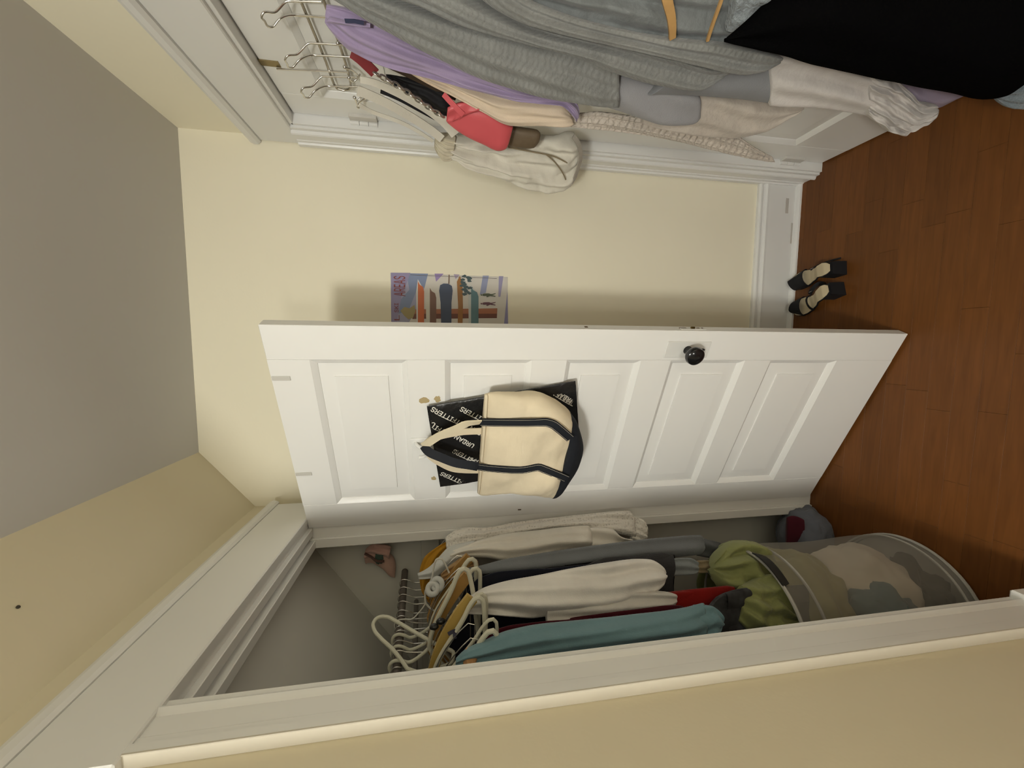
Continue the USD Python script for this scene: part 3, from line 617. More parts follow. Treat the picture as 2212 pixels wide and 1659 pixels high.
brown = M('brown_leather', (.135, .098, .058), .55, bump=(70, .3, .002))
bw = thing('brown_bag', 'small brown bag mostly hidden behind the pink purse', 'bag')
obj('bag_body', hang([(1000, 250, 1000, 210), (1060, 305, 1060, 240), (1100, 315, 1105, 272), (1130, 319, 1135, 277), (1152, 318, 1160, 281), (1163, 306, 1167, 287)], -1.283, [.008, .014, .016, .018, .016, .010], noise=(.004, 14), seed=2), brown, bw, smooth=70)
obj('strap', ribbon(spline([G(812, 128, -1.22), G(850, 146, -1.23), G(910, 175, -1.25), G(985, 212, -1.27)], 8), (-.8, -.6, 0), .013, .003), M('dark_brown_strap', (.045, .026, .014), .6), bw)
bk = thing('black_handbag', 'black handbag showing in slivers behind the silver purse chain', 'bag')
obj('bag_body', hang([(838, 178, 834, 160), (880, 200, 876, 166), (920, 222, 922, 178), (950, 246, 955, 192), (972, 250, 976, 206)], -1.275, [.006, .014, .018, .018, .010], folds=[(2, .004, .2, .5)], noise=(.004, 20), seed=6), leather, bk, smooth=70)
obj('strap', ribbon(spline([G(822, 196, -1.275), G(860, 212, -1.275), G(905, 236, -1.283), G(942, 256, -1.29)], 8), (-.8, -.6, 0), .012, .003), leather, bk)
pk = thing('pink_purse', 'coral pink purse on a silver link chain', 'purse')
coral = M('coral_leather', (.62, .10, .115), .42, bump=(150, .12, .001))
obj('purse_body', hang([(966, 264, 968, 234), (1000, 288, 1002, 222), (1045, 309, 1052, 232), (1075, 322, 1082, 252), (1092, 318, 1100, 266), (1105, 282, 1108, 273)], -1.235, [.008, .020, .026, .026, .020, .006], noise=(.002, 12), power=.6, seed=8), coral, pk, smooth=60)
obj('flap', hang([(964, 262, 967, 232), (978, 262, 1004, 222), (990, 258, 1040, 228), (1000, 250, 1046, 236)], -1.207, [.004, .004, .004, .002], power=.6, folds=[(1, .003, .8, 0)], seed=9), coral, pk, smooth=60)
obj('strap_tab', ribbon(spline([G(958, 203, -1.215), G(975, 222, -1.205), G(1001, 248, -1.197)], 6), (-.8, -.6, .1), .014, .003), coral, pk)
obj('upper_strap', ribbon(spline([G(759, 112, -1.19), G(775, 124, -1.19), G(795, 143, -1.195), G(810, 158, -1.20)], 6), (-.8, -.6, .1), .026, .003), M('dark_red_leather', (.22, .03, .035), .45), pk, label='dark red end of the purse strap')
c0, c1 = G(808, 157, -1.19), G(957, 252, -1.205); nL = 13
axc = (c1-c0)/np.linalg.norm(c1-c0); s1 = np.cross(axc, [-.8, -.6, 0]); s1 /= np.linalg.norm(s1); s2 = np.cross(axc, s1)
Lc = np.linalg.norm(c1-c0)/nL
for k in range(nL):
    c = c0+axc*Lc*(k+.5)+s2*(.004*math.sin(k*.5))-np.array([0, 0, .006*math.sin(math.pi*k/nL)]); sd_ = s1 if k % 2 else s2
    t = np.linspace(0, 2*np.pi, 19)[:-1]; pts = c+axc*(np.cos(t)*Lc*.66)[:, None]+sd_*(np.sin(t)*Lc*.36)[:, None]
    obj('chain_link', tube(pts, .0023, 7, closed=True), chrome, pk)

creamc = M('cream_cloth', (.72, .60, .46), .9, bump=(240, .3, .002), var=(8, .04), spec=.15, sheen=.2)
tag(obj('cream_apron', hang([(862, 141, 868, 136), (905, 167, 900, 150), (960, 196, 940, 160), (1039, 239, 1015, 188), (1104, 271, 1080, 206), (1170, 270, 1150, 214), (1222, 272, 1205, 220), (1239, 268, 1231, 242)], -1.21, [.006, .010, .014, .018, .020, .020, .018, .010], folds=[(2, .004, .5, .8), (4, .002, 1.3, -.5)], noise=(.004, 13), seed=13, ns=70), creamc, None, 70),
    'plain cream cloth hanging between the pink purse and the lavender garment', 'cloth')
lav = M('lavender_cotton', (.36, .29, .44), .9, bump=(260, .25, .002), var=(8, .06), spec=.15, sheen=.25)
lv = thing('lavender_shirt', 'lavender shirt hanging folded beside the grey robe', 'shirt')
obj('shirt_body', hang([(703, 48, 706, 8), (720, 70, 745, 14), (757, 106, 805, 40), (841, 142, 885, 84), (930, 165, 965, 120), (1020, 193, 1065, 160), (1120, 214, 1165, 190), (1205, 224, 1220, 204), (1236, 250, 1246, 222), (1244, 263, 1252, 246)], -1.165, [.010, .018, .024, .024, .022, .022, .022, .020, .016, .006],
    folds=[(2, .006, .2, 1.1), (3.5, .004, 2.0, -.8)], noise=(.006, 12), ns=90, nt=72, seed=14), lav, lv, smooth=70)
obj('collar', hang([(704, 49, 712, 36), (740, 54, 744, 44), (800, 60, 800, 50)], -1.135, [.004, .005, .003], folds=[(1, .002, .3, .5)], seed=15, ns=24, nt=40), lav, lv, smooth=70)
obj('neck_label', ribbon([G(745, 45, -1.122), G(765, 45.5, -1.122), G(786, 50, -1.122)], (-.8, -.6, 0), .007, .0015), M('label_navy', (.03, .035, .08), .8), lv)

robe = knit('grey_waffle_robe', (.235, .24, .23), 46.0, direction='diagonal', strength=.3, var=.10)
plain_grey = M('plain_grey_jersey', (.225, .23, .24), .92, bump=(300, .25, .002), var=(6, .05), spec=.15, sheen=.2)
rb_ = thing('grey_robe', 'long pale grey towelling robe with overlapping folded edges on the right-hand door', 'robe')
obj('front_panel', hang([(690, -20, 790, -40), (727, 0, 812, -16), (792, 41, 868, 4), (933, 117, 992, 44), (1053, 174, 1110, 76), (1210, 218, 1235, 108), (1290, 230, 1300, 136), (1335, 232, 1336, 152)], -1.12, [.022, .026, .030, .030, .028, .024, .018, .010], folds=[(1.5, .006, .6, .5), (3, .004, .1, .7)], noise=(.004, 14), power=.7, ns=90, nt=72, seed=16), robe, rb_, smooth=70)
obj('side_panel', hang([(800, -20, 930, -70), (890, 6, 985, -25), (985, 48, 1060, 10), (1100, 84, 1150, 55), (1230, 118, 1313, 92), (1336, 160, 1400, 110), (1420, 184, 1470, 125), (1490, 196, 1540, 143), (1550, 170, 1592, 150)], -1.095, [.025, .030, .032, .030, .028, .024, .020, .016, .006], folds=[(1.3, .007, .2, .6), (3, .004, .8, 1.0)], noise=(.004, 14), power=.7, ns=90, nt=72, seed=17), robe, rb_, smooth=70)
obj('sleeve', hang([(1000, -40, 1060, -90), (1080, 28, 1100, -30), (1150, 60, 1165, 10), (1313, 97, 1340, 62), (1448, 125, 1440, 79), (1530, 144, 1557, 90), (1590, 156, 1640, 105), (1640, 152, 1680, 118), (1682, 137, 1690, 124)], -1.065, [.026, .030, .030, .030, .028, .026, .022, .016, .006], folds=[(1.4, .006, 1.2, .6), (3, .003, .3, .8)], noise=(.004, 14), power=.75, ns=90, nt=72, seed=18), robe, rb_, smooth=70)
gs = thing('grey_sweatshirt', 'plain mid-grey jersey garment hanging under the hem of the grey robe', 'sweatshirt')
obj('body', hang([(1400, 205, 1480, 130), (1500, 207, 1580, 135), (1600, 214, 1670, 128), (1670, 223, 1722, 126), (1722, 226, 1732, 136), (1738, 222, 1739, 170)], -1.13, [.016, .020, .022, .020, .014, .006], folds=[(1, .005, .3, .5)], noise=(.003, 12), seed=20), plain_grey, gs, smooth=70)
obj('sleeve', hang([(1300, 228, 1320, 150), (1340, 241, 1340, 160), (1385, 256, 1385, 172), (1430, 267, 1430, 184), (1475, 268, 1475, 194), (1504, 262, 1508, 204), (1512, 255, 1513, 215)], -1.155, [.012, .020, .024, .024, .022, .016, .006], folds=[(1, .004, 1.3, .6)], noise=(.003, 12), seed=19), M('pale_grey_jersey', (.30, .30, .31), .92, bump=(300, .25, .002), var=(6, .05), spec=.15, sheen=.2), gs, smooth=70)
quilt = knit('cream_quilted', (.58, .52, .45), 30.0, direction='diagonal', strength=.8, var=.10)
tag(obj('quilted_skirt', hang([(1130, 240, 1130, 205), (1240, 273, 1240, 244), (1300, 279, 1300, 240), (1370, 288, 1370, 250), (1450, 304, 1450, 258), (1530, 322, 1530, 272), (1600, 338, 1590, 292), (1650, 347, 1630, 318), (1674, 350, 1668, 338)], -1.245, [.008, .010, .011, .012, .012, .012, .011, .008, .004], folds=[(2, .003, .3, 1.2), (5, .0015, .3, 2.0)], noise=(.004, 24), seed=21, ns=80), quilt, None, 70),
    'narrow strip of cream quilted cloth hanging nearest the door hinges', 'garment')
beige = M('beige_brushed', (.50, .45, .39), .92, bump=(90, .5, .004), var=(16, .10), spec=.15, sheen=.3)
tag(obj('beige_cardigan', hang([(1390, 268, 1390, 220), (1450, 282, 1450, 228), (1512, 292, 1512, 204), (1580, 300, 1600, 212), (1640, 288, 1680, 222), (1690, 262, 1725, 226), (1728, 242, 1738, 228)], -1.19, [.008, .012, .016, .016, .014, .010, .004], folds=[(2, .004, .8, .8)], noise=(.006, 15), seed=22, ns=70), beige, None, 70),
    'soft beige cardigan hanging below the grey sweatshirt sleeve', 'cardigan')
blouse = M('white_sheer_cotton', (.58, .55, .52), .9, bump=(120, .3, .003), var=(10, .05), spec=.15, sheen=.2)
ws = thing('white_nightdress', 'long white nightdress with a ruffled hem reaching almost to the floor', 'nightdress')
obj('body', hang([(1660, 226, 1660, 118), (1700, 228, 1700, 112), (1740, 229, 1740, 112), (1776, 231, 1776, 116), (1816, 237, 1816, 132), (1862, 246, 1870, 148), (1895, 260, 1905, 160)], -1.115, [.014, .024, .028, .030, .030, .028, .020], folds=[(2, .006, .4, .6)], noise=(.006, 12), seed=23, ns=70), blouse, ws, smooth=70)
obj('ruffle', hang([(1868, 250, 1868, 152), (1897, 266, 1908, 160), (1922, 285, 1930, 170), (1948, 289, 1964, 198), (1973, 275, 1984, 220), (2010, 255, 2018, 222), (2024, 241, 2024, 230)], -1.105, [.022, .030, .032, .028, .024, .016, .005], folds=[(5, .008, .2, .8), (9, .004, 1.0, -.5)], noise=(.012, 22), wav=.015, seed=24, ns=80, nt=110), blouse, ws, smooth=70)
tag(obj('lilac_sheet', hang([(1900, 190, 1900, 150), (1940, 205, 1945, 165), (1985, 236, 1990, 178), (2025, 235, 2030, 187), (2062, 218, 2066, 195), (2089, 203, 2089, 199)], -1.14, [.004, .006, .006, .006, .005, .002], folds=[(1.5, .003, .3, .4)], noise=(.002, 10), seed=25), M('lilac_cotton', (.33, .28, .36), .9, bump=(200, .2, .002)), None, 70),
    'pointed corner of a lilac sheet between the ruffled hem and the black coat', 'sheet')
coat = M('black_fleece', (.0022, .0022, .0024), .95, bump=(220, .5, .004), spec=.02)
tag(obj('black_coat', hang([(1563, 89, 1572, 80), (1600, 97, 1612, 52), (1680, 112, 1700, -20), (1735, 128, 1760, -70), (1830, 151, 1850, -100), (1950, 176, 1960, -110), (2040, 194, 2040, -115), (2090, 206, 2090, -115), (2150, 200, 2150, -115), (2200, 165, 2200, -115), (2270, 120, 2270, -115), (2380, 60, 2380, -115), (2470, 0, 2470, -100)], -1.00, [.012, .035, .060, .070, .075, .078, .078, .078, .078, .074, .068, .05, .03], folds=[(1.5, .006, .3, .5)], noise=(.008, 9), ns=90, nt=84, seed=26), coat, None, 70),
    'big black fleece coat filling the lower right-hand corner by the right-hand door', 'coat')
tag(obj('blue_grey_blanket', hang([(2146, 209, 2150, 200), (2172, 229, 2182, 185), (2200, 231, 2215, 160), (2240, 212, 2265, 120), (2300, 170, 2330, 80), (2360, 110, 2370, 60)], -.985, [.006, .02, .03, .03, .03, .012], folds=[(3, .004, .3, .6)], noise=(.012, 26), seed=27), M('blue_grey_fleece', (.155, .185, .205), .95, bump=(140, .9, .008), var=(40, .15), spec=.1, sheen=.3), None, 70),
    'fluffy blue-grey blanket corner below the black coat', 'blanket')
cardi = M('blue_grey_knit', (.20, .215, .215), .95, bump=(60, .6, .006), var=(20, .14), spec=.1, sheen=.3)
tag(obj('heather_cardigan', hang([(960, -60, 1000, -190), (1100, -6, 1130, -190), (1160, 30, 1180, -190), (1330, 72, 1340, -190), (1430, 90, 1440, -190), (1540, 100, 1550, -150), (1610, 100, 1650, -60)], -1.105, [.02, .028, .03, .03, .03, .026, .012], folds=[(4, .010, .2, .5), (7, .004, .6, -.7)], noise=(.008, 14), ns=80, nt=100, seed=28), cardi, None, 70),
    'heathered blue-grey knitted cardigan at the upper right edge behind the wooden hanger', 'cardigan')
woodm = M('light_wood', (.50, .30, .115), .45, var=(30, .12))
wh = thing('wooden_hanger', 'pale wooden hanger bar standing out against the blue-grey cardigan', 'hanger')
obj('hanger_bar', ribbon(spline([G(1430, -60, -1.035), G(1441, 0, -1.035), G(1450, 40, -1.04), G(1452, 82, -1.05)], 6), (-.8, -.6, 0), .018, .009, widths=np.linspace(.022, .013, 19)), woodm, wh)
obj('hanger_bar', ribbon(spline([G(1575, -60, -1.035), G(1558, 0, -1.035), G(1542, 45, -1.04), G(1528, 88, -1.05)], 6), (-.8, -.6, 0), .006, .006), woodm, wh)
ff = hang([(1570, 68, 1590, -60), (1610, 62, 1625, -80), (1650, 36, 1660, -90), (1690, 10, 1700, -90)], -1.05, [.015, .03, .03, .015], folds=[(3, .004, .1, .5)], noise=(.016, 32), seed=29, ns=60, nt=90)
tag(obj('fluffy_scarf', ff, M('fluffy_grey', (.24, .27, .285), .95, bump=(120, 1.0, .010), var=(50, .25), spec=.1, sheen=.4), None, 70), 'fluffy mottled grey scarf just above the black coat', 'scarf')

# ================================================================== closet: wire shelf, rod, hangers and clothes
RX, RZ = -0.90, 1.712
Ya, Yb = .42, YCF-.002
lift = lambda y: .045*(y-1.15)                 # the pole runs slightly downhill towards the near end
rd = thing('closet_pole', 'dark grey-brown clothes pole that all the closet hangers hang from', 'pole')
obj('pole', tube([(RX, Ya, RZ+lift(Ya)), (RX, 1.0, RZ+lift(1.0)), (RX, Yb-.012, RZ+lift(Yb))], .0125, 20), M('pole_brown', (.13, .11, .095), .6, var=(14, .2)), rd)
rd2 = thing('pole_shadow_bar', 'added bar standing for the shadow just below the dark clothes pole', 'rail')
obj('rail', tube([(-1.02, Ya, 1.668+lift(Ya)), (-1.02, 1.0, 1.668+lift(1.0)), (-1.02, YCF-.03, 1.668+lift(YCF))], .009, 14), M('pole_shadow_taupe', (.22, .20, .18), .6), rd2)  # bar added in place of the shadow cast by the pole

plast = M('white_plastic_hanger', (.62, .61, .50), .38)
def hanger(name, label, y, mat, r=.0052, half=.205, drop=.245, yaw=0.0, roll=0.0, x=RX, group=None, xo=0.035):
    t = thing(name, label, 'hanger', group)
    z = RZ+.0125+lift(y); c, s = math.cos(yaw), math.sin(yaw); cr, sr = math.cos(roll), math.sin(roll)
    def W(u, v): u, v = u*cr-v*sr, u*sr+v*cr; return np.array([x+u*c, y+u*s, z+v+r])
    hk_ = [W(.0185*math.cos(a), -.0165+.0185*math.sin(a)) for a in np.linspace(math.pi*1.12, -.35, 14)]+[W(.013, -.034), W(.004, -.052), W(xo*.4, -.085), W(xo, -.116)]
    obj('hook', tube(spline(hk_, 3), r*.72), mat, t)
    k = .022
    loop = [W(xo+p_, q_) for p_, q_ in ((0, -.114), (.03, -.124), (half-.05, -drop+.042), (half-.012, -drop+.020), (half, -drop+.006), (half-.006, -drop-.006), (half-.02, -drop-.010), (0, -drop-.010), (-half+.02, -drop-.010), (-half+.006, -drop-.006), (-half, -drop+.006), (-half+.012, -drop+.020), (-half+.05, -drop+.042), (-.03, -.124), (0, -.114))]
    lp = spline(loop, 5)[:-1]
    obj('frame', tube(lp, r, 9, closed=True), mat, t)
    return t
hl = [('white tubular hanger nearest the door hinge side, beside the mustard garment', 1.215, .0068, .02, .0), ('second white tubular hanger from the hinge side, against the grey shirt', 1.165, .0064, .05, -.03), ('white tubular hanger rising steeply just behind the white blouse', 1.105, .0068, .03, .14),
      ('white tubular hanger poking out of the white blouse collar', 1.045, .0066, -.02, -.02), ('white tubular hanger with the ribbon-tied yellow hanger in front', 1.00, .0066, .04, .03), ('white tubular hanger holding the teal shirt', .905, .0064, .0, -.05), ('thin white hanger whose end shows between teal and red clothes', .955, .0046, .02, -.085)]
for lb, y, r, yw, rl in hl: hanger('plastic_hanger', lb, y, plast, r, yaw=yw, roll=rl)
hanger('wire_hanger', 'thin white coated wire hanger over the mustard garment', 1.275, M('white_wire', (.66, .65, .60), .4), .0030, half=.12, drop=.205, yaw=.05, roll=.35)
wood2 = M('honey_wood', (.42, .24, .07), .45, var=(30, .12))
def wood_hanger(lb, y, yaw=0., roll=0., mat=wood2, half=.20):
    t = thing('wood_hanger', lb, 'hanger'); z = RZ+.0125+.002+lift(y); c, s = math.cos(yaw), math.sin(yaw); cr, sr = math.cos(roll), math.sin(roll)
    def W(u, v): u, v = u*cr-v*sr, u*sr+v*cr; return np.array([RX+u*c, y+u*s, z+v])
    obj('hook', tube(spline([W(.0185*math.cos(a), -.0165+.0195*math.sin(a)) for a in np.linspace(math.pi*1.12, -.35, 12)]+[W(.010, -.038), W(0, -.105)], 3), .002), chrome, t)
    for sg in (-1, 1): obj('arm', ribbon(spline([W(.02, -.110), W(.02+sg*.07, -.135), W(.02+sg*.14, -.178), W(.02+sg*half, -.230)], 6), np.array([-s, c, 0]), .03, .012, widths=np.linspace(.026, .034, 19)), mat, t)
    return t
wood_hanger('yellow wooden hanger with a small navy ribbon bow, beside the teal shirt', 1.025, .03, .06, M('yellow_wood', (.52, .36, .10), .45))
tt = wood_hanger('honey wooden hanger behind the white shirt', 1.285, .0, -.04)
wood_hanger('honey wooden hanger just behind the dark navy clothes', 1.145, .0, .05)
rbn = thing('ribbon_bow', 'small navy ribbon bow tied on the yellow hanger', 'ribbon')
q = lambda x, y: PL(x, y, (-.74, 1.0), (.5, -.86))
for pts in ([(985, 1362), (975, 1366), (968, 1370)], [(985, 1362), (982, 1372), (983, 1380)]): obj('ribbon_tail', ribbon(spline([q(*p) for p in pts], 5), (.5, -.86, 0), .009, .0015), M('navy_ribbon', (.02, .02, .05), .6), rbn)

ORD = 'first second third fourth fifth sixth seventh eighth ninth tenth eleventh twelfth thirteenth'.split()
for n_, y in enumerate((1.52, 1.47, 1.425, 1.385, 1.335, 1.305, 1.255, 1.235, 1.190, 1.085, .985, .93, .88)):
    t = thing('wire_hanger', ORD[n_]+' bare wire hanger hook along the dark clothes pole, counted from the closet end wall', 'hanger', 'wire hangers hidden inside the closet clothes'); z = RZ+.0125+.0018+lift(y)
    W = lambda u, v: np.array([RX+u, y+.06*u, z+v])
    obj('hook', tube(spline([W(.0165*math.cos(a), -.0145+.0165*math.sin(a)) for a in np.linspace(math.pi*1.1, -.4, 12)]+[W(.010, -.036), W(.001, -.060), W(0, -.100)], 3), .0019, 8), chrome, t)
    obj('frame', tube(spline([W(0, -.100), W(.19, -.205), W(.195, -.215), W(.185, -.218), W(-.185, -.218), W(-.195, -.215), W(-.19, -.205), W(0, -.100)], 4)[:-1], .0016, 7, closed=True), chrome, t)

# big spare hanger lying on the wire shelf
bh = thing('plastic_hanger', 'large empty white tubular hanger leaning on top of the wire shelf', 'hanger')
pp = lambda x, y: PL(x, y, (-.872, 1.1), (.94, -.34))
lp = spline([pp(*p) for p in ((880, 1445), (850, 1405), (822, 1378), (809, 1362), (806, 1348), (812, 1337), (824, 1332), (838, 1333), (852, 1340), (900, 1368), (950, 1396), (980, 1412), (976, 1430), (940, 1445), (900, 1452))], 5)
obj('frame', tube(np.vstack([lp, lp[:1]])[:-1], .0056, 9, closed=True), plast, bh)

# garments. Generic hung garment in an x-z plane at y (hem zb, front edge at xf)
def garment(name, label, cat_, y, mat, zb, xf=-.665, xb=-1.12, T=.013, seed=0, yaw=0.0, parts=True, top=None):
    z0 = RZ+lift(y)-.130 if top is None else top
    xc = (xf+xb)/2; hw = (xf-xb)/2
    rows = [(z0, .05), (z0-.02, .09), (z0-.07, .70), (z0-.11, .93), (z0-.18, 1.0), (z0-.40, .96), ((z0+zb)/2, .97), (zb+.03, 1.0), (zb, .97)]
    A = [(xc-hw*k, y-yaw*hw*k, z) for z, k in rows]; B = [(xc+hw*k, y+yaw*hw*k, z) for z, k in rows]
    m = loft(A, B, [.006, .010, T*.9, T, T, T*.9, T, T, T*.8], (0, -1, 0), folds=[(3, .005, seed*.9, .4), (5, .003, seed*1.7, -.5)], noise=(.004, 9), ns=70, nt=64, seed=seed+40)
    return tag(obj(name, m, mat, None, 70), label, cat_)
C = lambda n, rgb, **k: M(n, rgb, .92, bump=(260, .3, .002), var=(8, .07), spec=.12, sheen=.15, **k)
must = C('mustard_cotton', (.40, .20, .018))
garment('amber_blouse', 'amber brown blouse bunched under the hangers in the middle of the rail', 'blouse', 1.235, C('amber_cotton', (.27, .13, .028)), 1.0, xf=-.765, seed=2)
garment('navy_top', 'navy top hanging between the grey shirt and the white blouse', 'top', 1.185, C('navy_cotton', (.014, .016, .028)), .93, xf=-.690, seed=3)
garment('black_trousers', 'black trousers behind the sleeve end of the white blouse', 'trousers', 1.225, C('black_cotton', (.010, .010, .012)), .80, xf=-.700, seed=4)
garment('charcoal_sleeve_top', 'charcoal top whose cuff shows below the white blouse', 'top', 1.150, C('charcoal_cotton', (.045, .045, .050)), .86, xf=-.655, seed=5, top=1.25)
garment('red_dress', 'deep red dress hanging low behind the hamper', 'dress', 1.055, C('red_cotton', (.19, .006, .004)), .70, xf=-.725, seed=6, T=.022, top=1.16)
garment('maroon_shirt', 'dark maroon shirt between the white blouse and the teal shirt', 'shirt', 1.005, C('maroon_cotton', (.060, .006, .012)), .90, xf=-.735, seed=7)
garment('indigo_shirt', 'indigo blue shirt showing as a thin stripe beside the teal shirt', 'shirt', .965, C('indigo_cotton', (.012, .011, .085)), .88, xf=-.725, seed=8)
garment('patterned_skirt', 'black and grey patterned skirt low beside the green sheet', 'skirt', 1.00, M('patterned_black', (.03, .03, .033), .9, var=(22, .9)), .65, xf=-.70, seed=9, T=.02, top=.90)

CP = lambda x, y: ((x, y), np.array([.5, -.866]))       # planes facing the opening and the camera
def strip(rows, x, y, T, **kw): return pxloft(rows, CP(x, y), T, **kw)
crochet = usdkit.material(stage, '/World/Looks/white_crochet', {'p': ('principled_bsdf', {'roughness': .9, 'specular_ior_level': .1, 'sheen_weight': .2}), 'g': ('geometry', {}), 'v': ('voronoi_texture', {'scale': 95.0, 'randomness': .55}), 'r': ('rgb_ramp', {'ramp': [(0.0, (.40, .38, .35)), (.22, (.68, .65, .60)), (.42, (.78, .75, .70))]}), 'b': ('bump', {'strength': .8, 'distance': .004})},
                          [('g.position', 'v.vector'), ('v.distance', 'r.fac'), ('r.color', 'p.base_color'), ('v.distance', 'b.height'), ('b.normal', 'p.normal')], surface='p.BSDF')
cr_ = thing('crochet_cardigan', 'white openwork crochet cardigan hanging nearest the door hinge', 'cardigan')
obj('body', strip([(964, 1184, 962, 1160), (980, 1190, 985, 1144), (1010, 1182, 1010, 1138), (1050, 1174, 1045, 1140), (1120, 1160, 1115, 1128), (1200, 1150, 1195, 1118), (1270, 1150, 1268, 1110), (1330, 1152, 1330, 1104), (1362, 1158, 1358, 1103), (1372, 1160, 1368, 1116)], -.685, 1.43, [.010, .022, .028, .030, .030, .030, .030, .028, .022, .012], folds=[(1.5, .006, .3, .7), (3, .003, .5, -.8)], noise=(.006, 18), ns=90, nt=70, seed=31), crochet, cr_, smooth=70)
obj('cuff', strip([(1362, 1165, 1366, 1116), (1380, 1172, 1382, 1120), (1392, 1172, 1394, 1132), (1397, 1166, 1398, 1146)], -.690, 1.44, [.020, .024, .022, .008], folds=[(4, .004, .3, .2)], noise=(.008, 24), ns=40, nt=70, seed=32), crochet, cr_, smooth=70)
wsh = thing('white_shirt', 'white shirt with folded-back shirt tails next to the crochet cardigan', 'shirt')
wsm = C('white_poplin', (.74, .71, .65)); wsm2 = C('white_poplin_cool', (.58, .59, .58))
obj('yoke', strip([(905, 1252, 902, 1238), (935, 1250, 925, 1226), (958, 1235, 948, 1203), (985, 1215, 972, 1180), (1010, 1205, 1003, 1172), (1030, 1200, 1025, 1168)], -.70, 1.385, [.008, .016, .020, .022, .022, .014], folds=[(1.5, .004, .3, .6)], noise=(.004, 14), seed=33, ns=50), wsm2, wsh, smooth=70)
obj('body', strip([(975, 1215, 970, 1192), (1003, 1205, 1000, 1180), (1050, 1205, 1040, 1165), (1100, 1212, 1095, 1152), (1150, 1206, 1160, 1145), (1200, 1192, 1220, 1138), (1260, 1184, 1268, 1136), (1278, 1180, 1276, 1146)], -.690, 1.375, [.008, .018, .024, .026, .026, .026, .022, .008], folds=[(1.2, .008, 1.0, .5), (2.5, .004, .2, 1.0)], noise=(.004, 14), seed=34, ns=80), wsm, wsh, smooth=70)
obj('tail', strip([(1215, 1190, 1225, 1150), (1270, 1182, 1272, 1140), (1318, 1180, 1322, 1142), (1345, 1176, 1340, 1158), (1372, 1172, 1362, 1164)], -.695, 1.39, [.010, .018, .018, .012, .004], folds=[(1.2, .008, 2.4, .8)], noise=(.004, 16), seed=35, ns=50), wsm, wsh, smooth=70)
tag(obj('peach_blouse', strip([(955, 1262, 952, 1240), (985, 1250, 980, 1215), (1010, 1238, 1004, 1202), (1028, 1228, 1022, 1204), (1034, 1222, 1032, 1210)], -.705, 1.315, [.006, .014, .018, .014, .006], folds=[(3, .006, .3, .8)], noise=(.006, 26), seed=36, ns=50), C('peach_cotton', (.36, .22, .10)), None, 70), 'crumpled peach-tan blouse shoulder between white shirt and grey shirt', 'blouse')
gsh = thing('grey_shirt', 'long slate grey shirt with a straight lower edge', 'shirt')
gsm = C('slate_grey_cotton', (.175, .188, .205))
obj('body', strip([(1008, 1250, 1004, 1228), (1040, 1254, 1035, 1222), (1100, 1248, 1090, 1208), (1160, 1238, 1150, 1198), (1230, 1228, 1225, 1186), (1300, 1222, 1300, 1176), (1400, 1210, 1400, 1164), (1470, 1203, 1470, 1158), (1512, 1198, 1512, 1156), (1521, 1190, 1521, 1168)], -.672, 1.265, [.010, .018, .024, .026, .026, .026, .026, .024, .018, .006], folds=[(1.3, .006, .8, .4)], noise=(.004, 12), seed=37, ns=90), gsm, gsh, smooth=70)
obj('cuff', strip([(1505, 1200, 1505, 1160), (1530, 1205, 1528, 1165), (1560, 1206, 1556, 1172)], -.70, 1.28, [.012, .018, .006], folds=[(1.5, .005, .2, .3)], noise=(.004, 14), seed=38, ns=30), C('slate_dark_cotton', (.09, .095, .10)), gsh, smooth=70)
tag(obj('pale_blue_top', strip([(1428, 1246, 1425, 1210), (1460, 1244, 1458, 1206), (1490, 1242, 1488, 1205), (1508, 1236, 1508, 1214)], -.69, 1.205, [.008, .016, .014, .006], folds=[(2, .004, .3, .4)], noise=(.005, 20), seed=39, ns=40), C('pale_blue_cotton', (.22, .245, .26)), None, 70), 'folded pale blue top below the slate grey shirt', 'top')
tag(obj('tan_top', strip([(1495, 1236, 1493, 1212), (1520, 1238, 1518, 1210), (1545, 1236, 1548, 1214)], -.71, 1.20, [.008, .014, .008], folds=[(2, .003, .3, .4)], noise=(.005, 20), seed=40, ns=30), C('tan_cotton', (.20, .155, .09)), None, 70), 'small tan top beside the pale blue one', 'top')
wbl = thing('white_blouse', 'bulging white long-sleeved blouse in the middle of the rail', 'blouse')
wbm2 = C('white_blouse_cotton', (.78, .76, .73))
obj('sleeve', strip([(985, 1322, 986, 1308), (1010, 1326, 1015, 1288), (1050, 1328, 1050, 1268), (1100, 1332, 1100, 1254), (1160, 1335, 1165, 1242), (1230, 1325, 1230, 1228), (1300, 1312, 1300, 1216), (1360, 1296, 1360, 1208), (1400, 1288, 1400, 1208), (1428, 1268, 1428, 1224), (1437, 1250, 1437, 1236)], -.66, 1.115, [.008, .020, .032, .042, .050, .052, .050, .046, .040, .026, .008], folds=[(1.2, .010, .2, .55), (2.4, .008, 1.5, 1.3)], noise=(.013, 11), seed=41, ns=100, nt=80), wbm2, wbl, smooth=70)
obj('body', strip([(1180, 1352, 1180, 1300), (1250, 1348, 1250, 1290), (1320, 1340, 1320, 1280), (1400, 1326, 1400, 1276), (1440, 1318, 1440, 1278), (1460, 1306, 1461, 1284)], -.685, 1.075, [.012, .020, .024, .022, .016, .006], folds=[(2, .006, .5, .7)], noise=(.006, 16), seed=42, ns=60), C('white_blouse_back', (.62, .60, .57)), wbl, smooth=70)
tl = thing('teal_shirt', 'teal blue shirt hanging nearest the near door casing', 'shirt')
tlm = C('teal_cotton', (.155, .265, .305))
